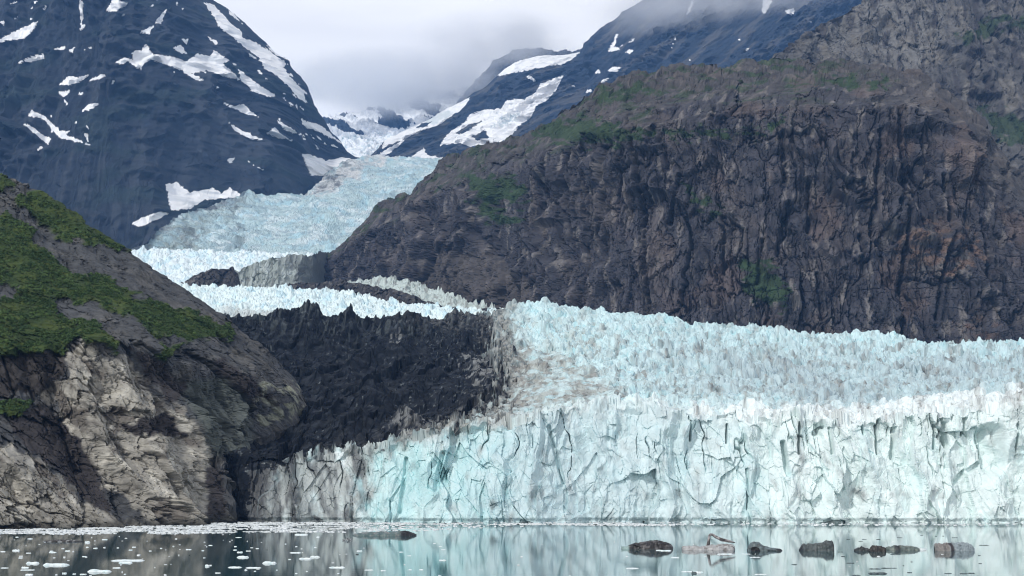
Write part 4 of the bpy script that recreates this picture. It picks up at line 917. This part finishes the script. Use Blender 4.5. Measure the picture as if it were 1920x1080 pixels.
for a in [(130, 265, 418, 16), (1455, 1590, 480, 10), (1320, 1415, 270, 10), (1405, 1520, 303, 7), (590, 680, 306, 12), (700, 830, 452, 12), (440, 500, 232, 14), (480, 600, 236, 14), (1070, 1240, 272, 16)]:
    floe(1150 + a[0] / k2, 1150 + a[1] / k2, 990 + a[2] / k2, a[3] / k2, False, 'small thin white ice floe among the dark icebergs on the pale water', 'white ice floes on the pale water', 400 + n); n += 1
floe(1150 + 830 / k2, 1150 + 930 / k2, 990 + 462 / k2, 30 / k2, False, 'white floe with a greenish side, in front of the striped arch iceberg', 'white ice floes on the pale water', 490)
floe(1150 + 805 / k2, 1150 + 860 / k2, 990 + 470 / k2, 40 / k2, True, 'small dark green ice piece leaning against a white floe', 'dark ice pieces on the pale water', 491)
floe(1480 + 755 / k3, 1480 + 938 / k3, 990 + 436 / k3, 24 / k3, True, 'dark ice piece with a knob in the middle, largest of those near the bottom edge', 'dark ice pieces on the pale water', 492)
for a in [(540, 620, 334, 6), (755, 880, 390, 5), (875, 1030, 383, 8), (1120, 1165, 424, 8), (1470, 1545, 433, 10), (1620, 1690, 434, 12), (1800, 1905, 165, 5), (490, 530, 271, 8), (460, 510, 228, 5), (540, 580, 108, 5), (690, 735, 108, 5), (825, 865, 109, 7), (655, 700, 126, 5), (1020, 1075, 93, 4), (1240, 1270, 72, 6), (1480, 1500, 284, 8), (1790, 1815, 262, 6), (1795, 1825, 338, 5), (20, 75, 348, 5), (960, 1060, 252, 5), (1140, 1195, 240, 4), (600, 680, 450, 9), (1380, 1400, 80, 4), (1450, 1470, 77, 4), (1150, 1170, 322, 4), (1075, 1090, 358, 4), (1540, 1600, 93, 5), (1690, 1760, 430, 4)]:
    floe(1480 + a[0] / k3, 1480 + a[1] / k3, 990 + a[2] / k3, a[3] / k3, True, 'thin dark sliver of ice on the pale water, lower right', 'dark ice pieces on the pale water', 600 + n); n += 1

# ---------------------------------------------------------------- brash ice nobody could count
def brash(pts, size, name, label):
    n = len(pts)
    r = np.random.default_rng(5)
    corners = np.array([(-1, -1, -.4), (1, -1, -.4), (1, 1, -.4), (-1, 1, -.4), (-.8, -.8, 1), (.8, -.8, 1), (.8, .8, 1), (-.8, .8, 1)], F32)
    V = np.broadcast_to(corners, (n, 8, 3)) * (1 + 0.5 * (r.random((n, 8, 3)) - 0.5))
    sx = size * (0.6 + 1.2 * r.random(n) ** 2); sy = size * (0.6 + 0.8 * r.random(n)); sz = np.minimum(0.30, 0.16 + 0.1 * size) * (0.4 + 0.9 * r.random(n))
    V = V * np.stack([sx, sy, sz], -1)[:, None, :]
    th = r.uniform(0, np.pi, n); co, si = np.cos(th)[:, None], np.sin(th)[:, None]
    X = V[..., 0] * co - V[..., 1] * si; Y = V[..., 0] * si + V[..., 1] * co
    V = np.stack([X + pts[:, 0:1], Y + pts[:, 1:2], V[..., 2]], -1).reshape(-1, 3)
    q = np.array([[4, 5, 6, 7], [0, 1, 5, 4], [1, 2, 6, 5], [2, 3, 7, 6], [3, 0, 4, 7]])
    Qd = (q[None] + 8 * np.arange(n)[:, None, None]).reshape(-1, 4)
    c = np.empty((n, 8, 3), F32); c[:] = (0.86, 0.90, 0.91); c *= (0.72 + 0.28 * r.random((n, 1, 1)) ** 0.6).astype(F32)
    dk = r.random(n) < 0.06; c[dk] = (0.06, 0.07, 0.07)
    tag(raw_mesh(name, V, Qd, M_floe, None, c.reshape(-1, 3)), label, None, None, 'stuff')

def scatter(n, x0, x1, y0, y1, dens):
    """random points on the water between two picture rows, kept by a density function"""
    ppx = rng.uniform(x0, x1, n); D0, D1 = water_dist(y1), water_dist(y0)
    D = D0 + (D1 - D0) * rng.random(n)
    # row of each point
    bb = -HC / D; ppy = 912 - bb * -FPX * 0 + FPX * HC / D
    X = (ppx - 960) / FPX * D
    keep = rng.random(n) < dens(ppx, ppy, X, D)
    return np.stack([X, D], -1)[keep]

def d_shore(px, py, X, D):
    lo = np.interp(px, [-150, 0, 300, 470, 640, 800, 1000], [1000, 1000, 999, 998, 997, 993, 984])
    k = sstep(lo + 1, lo - 3, py) * np.interp(px, [-150, 480, 700, 850, 1100, 1300, 2000], [0.75, 0.7, 0.40, 0.20, 0.15, 0.03, 0.03])
    pat = np.where(px > 430, sstep(0.0, 0.35, fbm(X / 22, D / 14, 701, 4)), sstep(-0.35, 0.15, fbm(X / 22, D / 14, 701, 4)))
    st = np.exp(-((py - np.interp(px, [0, 700, 1250, 1300], [984, 979.5, 982.5, 982.5])) / 1.3) ** 2) * np.where(px < 1245, 0.9, 0.12)
    return np.clip(np.maximum(k * pat, st * sstep(-0.3, 0.2, fbm(X / 30, D / 30, 705, 3))), 0, 1)
p1 = scatter(60000, -150, 2050, 979, 1003, d_shore)
def d_open(px, py, X, D):
    base = np.interp(px, [-100, 500, 700, 900, 1200, 2000], [0.55, 0.42, 0.16, 0.06, 0.05, 0.05])
    l1 = np.exp(-((py - 1039.5 - 2.5 * np.sin(px / 60)) / 1.6) ** 2) * np.where(px < 660, 0.5, 0.1)
    l2 = np.exp(-((py - 1012 - 2 * np.sin(px / 45)) / 4) ** 2) * np.where(px < 480, 0.4, 0.02) + sstep(1068, 1082, py) * np.where(px < 700, 0.5, 0.05)
    return base * sstep(0.05, 0.5, fbm(X / 9, D / 16, 711, 4)) * 0.5 + l1 + l2 * sstep(-0.1, 0.3, fbm(X / 6, D / 12, 713, 3))
p2 = scatter(2600, -100, 2000, 998, 1100, d_open)
brash(p1, 0.62, 'brash_ice', 'band of crushed white brash ice along the shore and the foot of the ice front')
brash(p2, 0.26, 'ice_fragments', 'tiny white ice fragments scattered and strung in lines over the water')

# ---------------------------------------------------------------- shrubs on the green slope: leaf clumps with real volume
def shrubs():
    P, green, seg, N = HEAD
    cand = np.argwhere((green > 0.8) & (seg < 2.95) & (seg > 0.5))
    r = np.random.default_rng(11)
    wts = np.linalg.norm(P[cand[:, 0], cand[:, 1]] - P[np.minimum(cand[:, 0] + 1, P.shape[0] - 1), cand[:, 1]], axis=1)
    sel = cand[r.choice(len(cand), 11000, replace=False, p=wts / wts.sum())]
    base = P[sel[:, 0], sel[:, 1]]
    clus = fbm(base[:, 0] / 22, base[:, 1] / 22 + base[:, 2] / 22, 721, 3)
    keep = clus > -0.22
    base = base[keep]; clus = clus[keep]; n = len(base)
    R0 = (0.5 + 1.0 * r.random(n) ** 1.5 + 0.6 * np.clip(clus, 0, 1)).astype(F32)
    m = 26
    dirs = r.normal(size=(n, m, 3)); dirs /= np.linalg.norm(dirs, axis=2, keepdims=True); dirs[..., 2] = np.abs(dirs[..., 2]) * 0.9
    pos = base[:, None, :] + dirs * (R0[:, None, None] * (0.5 + 0.5 * r.random((n, m, 1)))) + np.array([0, 0, 0.1])
    a = r.normal(size=(n, m, 3)); a /= np.linalg.norm(a, axis=2, keepdims=True)
    b = np.cross(a, dirs + 0.3 * r.normal(size=(n, m, 3))); b /= np.linalg.norm(b, axis=2, keepdims=True) + 1e-9
    sz = (0.22 + 0.28 * r.random((n, m, 1))) * (0.6 + 0.4 * R0[:, None, None])
    V = np.stack([pos - a * sz - b * sz * .6, pos + a * sz * .2 - b * sz * .8, pos + a * sz + b * sz * .6, pos - a * sz * .2 + b * sz * .8], 2).reshape(-1, 3)
    Qd = np.arange(len(V)).reshape(-1, 4)
    hue = fbm(base[:, 0] / 14, base[:, 1] / 14, 725, 3)[:, None, None] * 1.0 + 0.22 * r.random((n, m, 1)) + 0.25 * r.random((n, 1, 1))
    hue = np.clip(hue, 0, 1)
    c = np.array((0.042, 0.080, 0.026)) * (1 - hue) + np.array((0.100, 0.160, 0.050)) * hue
    c = np.broadcast_to(c[:, :, None, :], (n, m, 4, 3)).reshape(-1, 3)
    tag(raw_mesh('shrub_cover', V, Qd, M_leaf, None, c), 'dense low green shrubs covering the slope of the left headland', None, None, 'stuff')
M_leaf = surf_mat('leaves', rough=0.7, spec=0.2, nscale=0.3, namt=0.2, bump=0)
shrubs()
print('floats', round(time.time() - T0, 1))
# ================================================================== WATER
def plane_water():
    m, nt, b = new_mat('fjord_water')
    N, L = nt.nodes, nt.links
    b.inputs['Base Color'].default_value = (0.042, 0.098, 0.108, 1)
    b.inputs['Roughness'].default_value = 0.04; b.inputs['IOR'].default_value = 1.40
    geo = N.new('ShaderNodeNewGeometry')
    mp = N.new('ShaderNodeMapping'); mp.inputs['Scale'].default_value = (0.10, 0.35, 0.1)
    L.new(geo.outputs['Position'], mp.inputs['Vector'])
    n1 = N.new('ShaderNodeTexNoise'); n1.inputs['Scale'].default_value = 1.0; n1.inputs['Detail'].default_value = 4
    L.new(mp.outputs[0], n1.inputs['Vector'])
    bp = N.new('ShaderNodeBump'); bp.inputs['Strength'].default_value = 0.18; bp.inputs['Distance'].default_value = 0.05
    L.new(n1.outputs['Fac'], bp.inputs['Height']); L.new(bp.outputs[0], b.inputs['Normal'])
    V = np.array([(-15000, -3000, 0), (15000, -3000, 0), (15000, 16000, 0), (-15000, 16000, 0)], F32)
    w = raw_mesh('water', V, np.array([[0, 1, 2, 3]]), m)
    tag(w, 'calm dark teal fjord water reflecting the ice and the cliffs', None, None, 'structure')
plane_water()

# ================================================================== LIGHT, SKY, CAMERA
sc = bpy.context.scene
wd = bpy.data.worlds.new('World'); sc.world = wd; wd.use_nodes = True
nt = wd.node_tree; N, L = nt.nodes, nt.links
for n in list(N): N.remove(n)
out = N.new('ShaderNodeOutputWorld')
SUN_EL, SUN_AZ = R(42), R(219)      # azimuth clockwise from north(+Y): behind the camera, to the left
sky = N.new('ShaderNodeTexSky'); sky.sky_type = 'NISHITA'; sky.sun_disc = False
sky.sun_elevation = SUN_EL; sky.sun_rotation = SUN_AZ
b1 = N.new('ShaderNodeBackground'); b1.inputs['Strength'].default_value = 0.10
L.new(sky.outputs[0], b1.inputs['Color'])
tc = N.new('ShaderNodeTexCoord')
mp = N.new('ShaderNodeMapping'); mp.inputs['Scale'].default_value = (2.0, 2.0, 9.0)
L.new(tc.outputs['Generated'], mp.inputs['Vector'])
nz = N.new('ShaderNodeTexNoise'); nz.inputs['Scale'].default_value = 1.3; nz.inputs['Detail'].default_value = 5; nz.inputs['Roughness'].default_value = 0.5
L.new(mp.outputs[0], nz.inputs['Vector'])
cr = N.new('ShaderNodeValToRGB')
cr.color_ramp.elements[0].position = 0.32; cr.color_ramp.elements[0].color = (0.72, 0.705, 0.69, 1)
cr.color_ramp.elements[1].position = 0.62; cr.color_ramp.elements[1].color = (0.93, 0.91, 0.88, 1)
L.new(nz.outputs['Fac'], cr.inputs['Fac'])
b2 = N.new('ShaderNodeBackground'); 
sx = N.new('ShaderNodeSeparateXYZ'); L.new(tc.outputs['Generated'], sx.inputs[0])
mrz = N.new('ShaderNodeMapRange'); mrz.inputs[1].default_value = 0.38; mrz.inputs[2].default_value = 0.75; mrz.inputs[3].default_value = 1.55; mrz.inputs[4].default_value = 0.42
L.new(sx.outputs['Z'], mrz.inputs[0]); L.new(mrz.outputs[0], b2.inputs['Strength'])
L.new(cr.outputs[0], b2.inputs['Color'])
mix = N.new('ShaderNodeMixShader'); mix.inputs[0].default_value = 0.94
L.new(b1.outputs[0], mix.inputs[1]); L.new(b2.outputs[0], mix.inputs[2])
L.new(mix.outputs[0], out.inputs['Surface'])

sl = bpy.data.lights.new('sun', 'SUN'); sl.energy = 2.2; sl.angle = R(4); sl.color = (1.0, 0.975, 0.93)
so = bpy.data.objects.new('sun', sl); COL.objects.link(so)
so.rotation_euler = (R(90) - SUN_EL, 0, -SUN_AZ + math.pi)

# haze
hm = bpy.data.materials.new('haze_air'); hm.use_nodes = True
nt = hm.node_tree; nt.nodes.clear()
o = nt.nodes.new('ShaderNodeOutputMaterial'); pv = nt.nodes.new('ShaderNodeVolumePrincipled')
pv.inputs['Color'].default_value = (0.21, 0.46, 0.95, 1); pv.inputs['Density'].default_value = HAZE if 'HAZE' in globals() else 3.1e-5
pv.inputs['Anisotropy'].default_value = 0.0
nt.links.new(pv.outputs[0], o.inputs['Volume'])
def box(name, a, b, mat):
    V = np.array([(a[0], a[1], a[2]), (b[0], a[1], a[2]), (b[0], b[1], a[2]), (a[0], b[1], a[2]), (a[0], a[1], b[2]), (b[0], a[1], b[2]), (b[0], b[1], b[2]), (a[0], b[1], b[2])], F32)
    q = np.array([[0, 3, 2, 1], [4, 5, 6, 7], [0, 1, 5, 4], [1, 2, 6, 5], [2, 3, 7, 6], [3, 0, 4, 7]])
    return raw_mesh(name, V, q, mat)
hz = box('haze', (-16000, -3500, -700), (16000, 17000, 4600), hm)
tag(hz, 'thin blue air between the ship and the far mountains', None, None, 'stuff')

# ---- cloud banks wrapped round the far peaks
def cloud(name, px_, py_, D_, size, dens, label, seed):
    m = bpy.data.materials.new('cloud_vapour'); m.use_nodes = True
    nt = m.node_tree; nt.nodes.clear(); N, L = nt.nodes, nt.links
    o = N.new('ShaderNodeOutputMaterial'); pv = N.new('ShaderNodeVolumePrincipled'); pv.inputs['Color'].default_value = (0.97, 0.98, 1, 1); pv.inputs['Anisotropy'].default_value = 0.2
    t = N.new('ShaderNodeTexCoord')
    ln = N.new('ShaderNodeVectorMath'); ln.operation = 'LENGTH'; L.new(t.outputs['Object'], ln.inputs[0])
    fall = N.new('ShaderNodeMapRange'); fall.inputs[1].default_value = 0.25; fall.inputs[2].default_value = 1.0; fall.inputs[3].default_value = 1; fall.inputs[4].default_value = 0
    fall.interpolation_type = 'SMOOTHSTEP'; L.new(ln.outputs['Value'], fall.inputs[0])
    mp = N.new('ShaderNodeMapping'); mp.inputs['Scale'].default_value = (size[0] / 420, size[1] / 420, size[2] / 230); mp.inputs['Location'].default_value = (seed, seed * 2, 0)
    L.new(t.outputs['Object'], mp.inputs[0])
    nz = N.new('ShaderNodeTexNoise'); nz.inputs['Scale'].default_value = 1; nz.inputs['Detail'].default_value = 5; nz.inputs['Roughness'].default_value = 0.55; L.new(mp.outputs[0], nz.inputs['Vector'])
    cut = N.new('ShaderNodeMapRange'); cut.inputs[1].default_value = 0.36; cut.inputs[2].default_value = 0.66; cut.inputs[3].default_value = 0; cut.inputs[4].default_value = 1; L.new(nz.outputs['Fac'], cut.inputs[0])
    mu = N.new('ShaderNodeMath'); mu.operation = 'MULTIPLY'; L.new(fall.outputs[0], mu.inputs[0]); L.new(cut.outputs[0], mu.inputs[1])
    m2 = N.new('ShaderNodeMath'); m2.operation = 'MULTIPLY'; m2.inputs[1].default_value = dens; L.new(mu.outputs[0], m2.inputs[0]); L.new(m2.outputs[0], pv.inputs['Density'])
    L.new(pv.outputs[0], o.inputs['Volume'])
    bm = bmesh.new(); bmesh.ops.create_icosphere(bm, subdivisions=3, radius=1.0)
    me = bpy.data.meshes.new(name); bm.to_mesh(me); bm.free(); me.materials.append(m)
    ob = bpy.data.objects.new(name, me); COL.objects.link(ob)
    ob.location = [float(q) for q in world(px_, py_, D_)]; ob.scale = size
    tag(ob, label, None, None, 'stuff')
import bmesh
cloud('cloud', 1330, 12, 8050, (980, 450, 230), 0.0060, 'thin cloud drifting across the top of the snowfield mountain', 3.1)
cloud('cloud', 930, 90, 9150, (700, 420, 300), 0.0060, 'soft cloud hiding the dark peak behind the snowfield ridge', 7.7)
cloud('cloud', 730, 158, 9400, (1000, 650, 230), 0.013, 'grey cloud base hanging over the snowy valley head', 12.4)

cd = bpy.data.cameras.new('camera'); co = bpy.data.objects.new('camera', cd); COL.objects.link(co)
cd.sensor_width = 36; cd.lens = FPX / 1920 * 36
cd.clip_start = 1; cd.clip_end = 60000
co.location = (0, 0, HC); co.rotation_euler = (R(90) + PIT, 0, 0)
sc.camera = co
sc.view_settings.view_transform = 'Standard'; sc.view_settings.look = 'None'; sc.view_settings.exposure = 0.12; sc.view_settings.gamma = 1
sc.render.engine = 'CYCLES'
sc.cycles.volume_bounces = 8; sc.cycles.max_bounces = 10; sc.cycles.diffuse_bounces = 4
sc.cycles.use_denoising = DENOISE if 'DENOISE' in globals() else True
sc.cycles.filter_width = 1.1; sc.cycles.denoising_prefilter = 'ACCURATE'; sc.cycles.denoising_input_passes = 'RGB_ALBEDO_NORMAL'
print('done', round(time.time() - T0, 1))
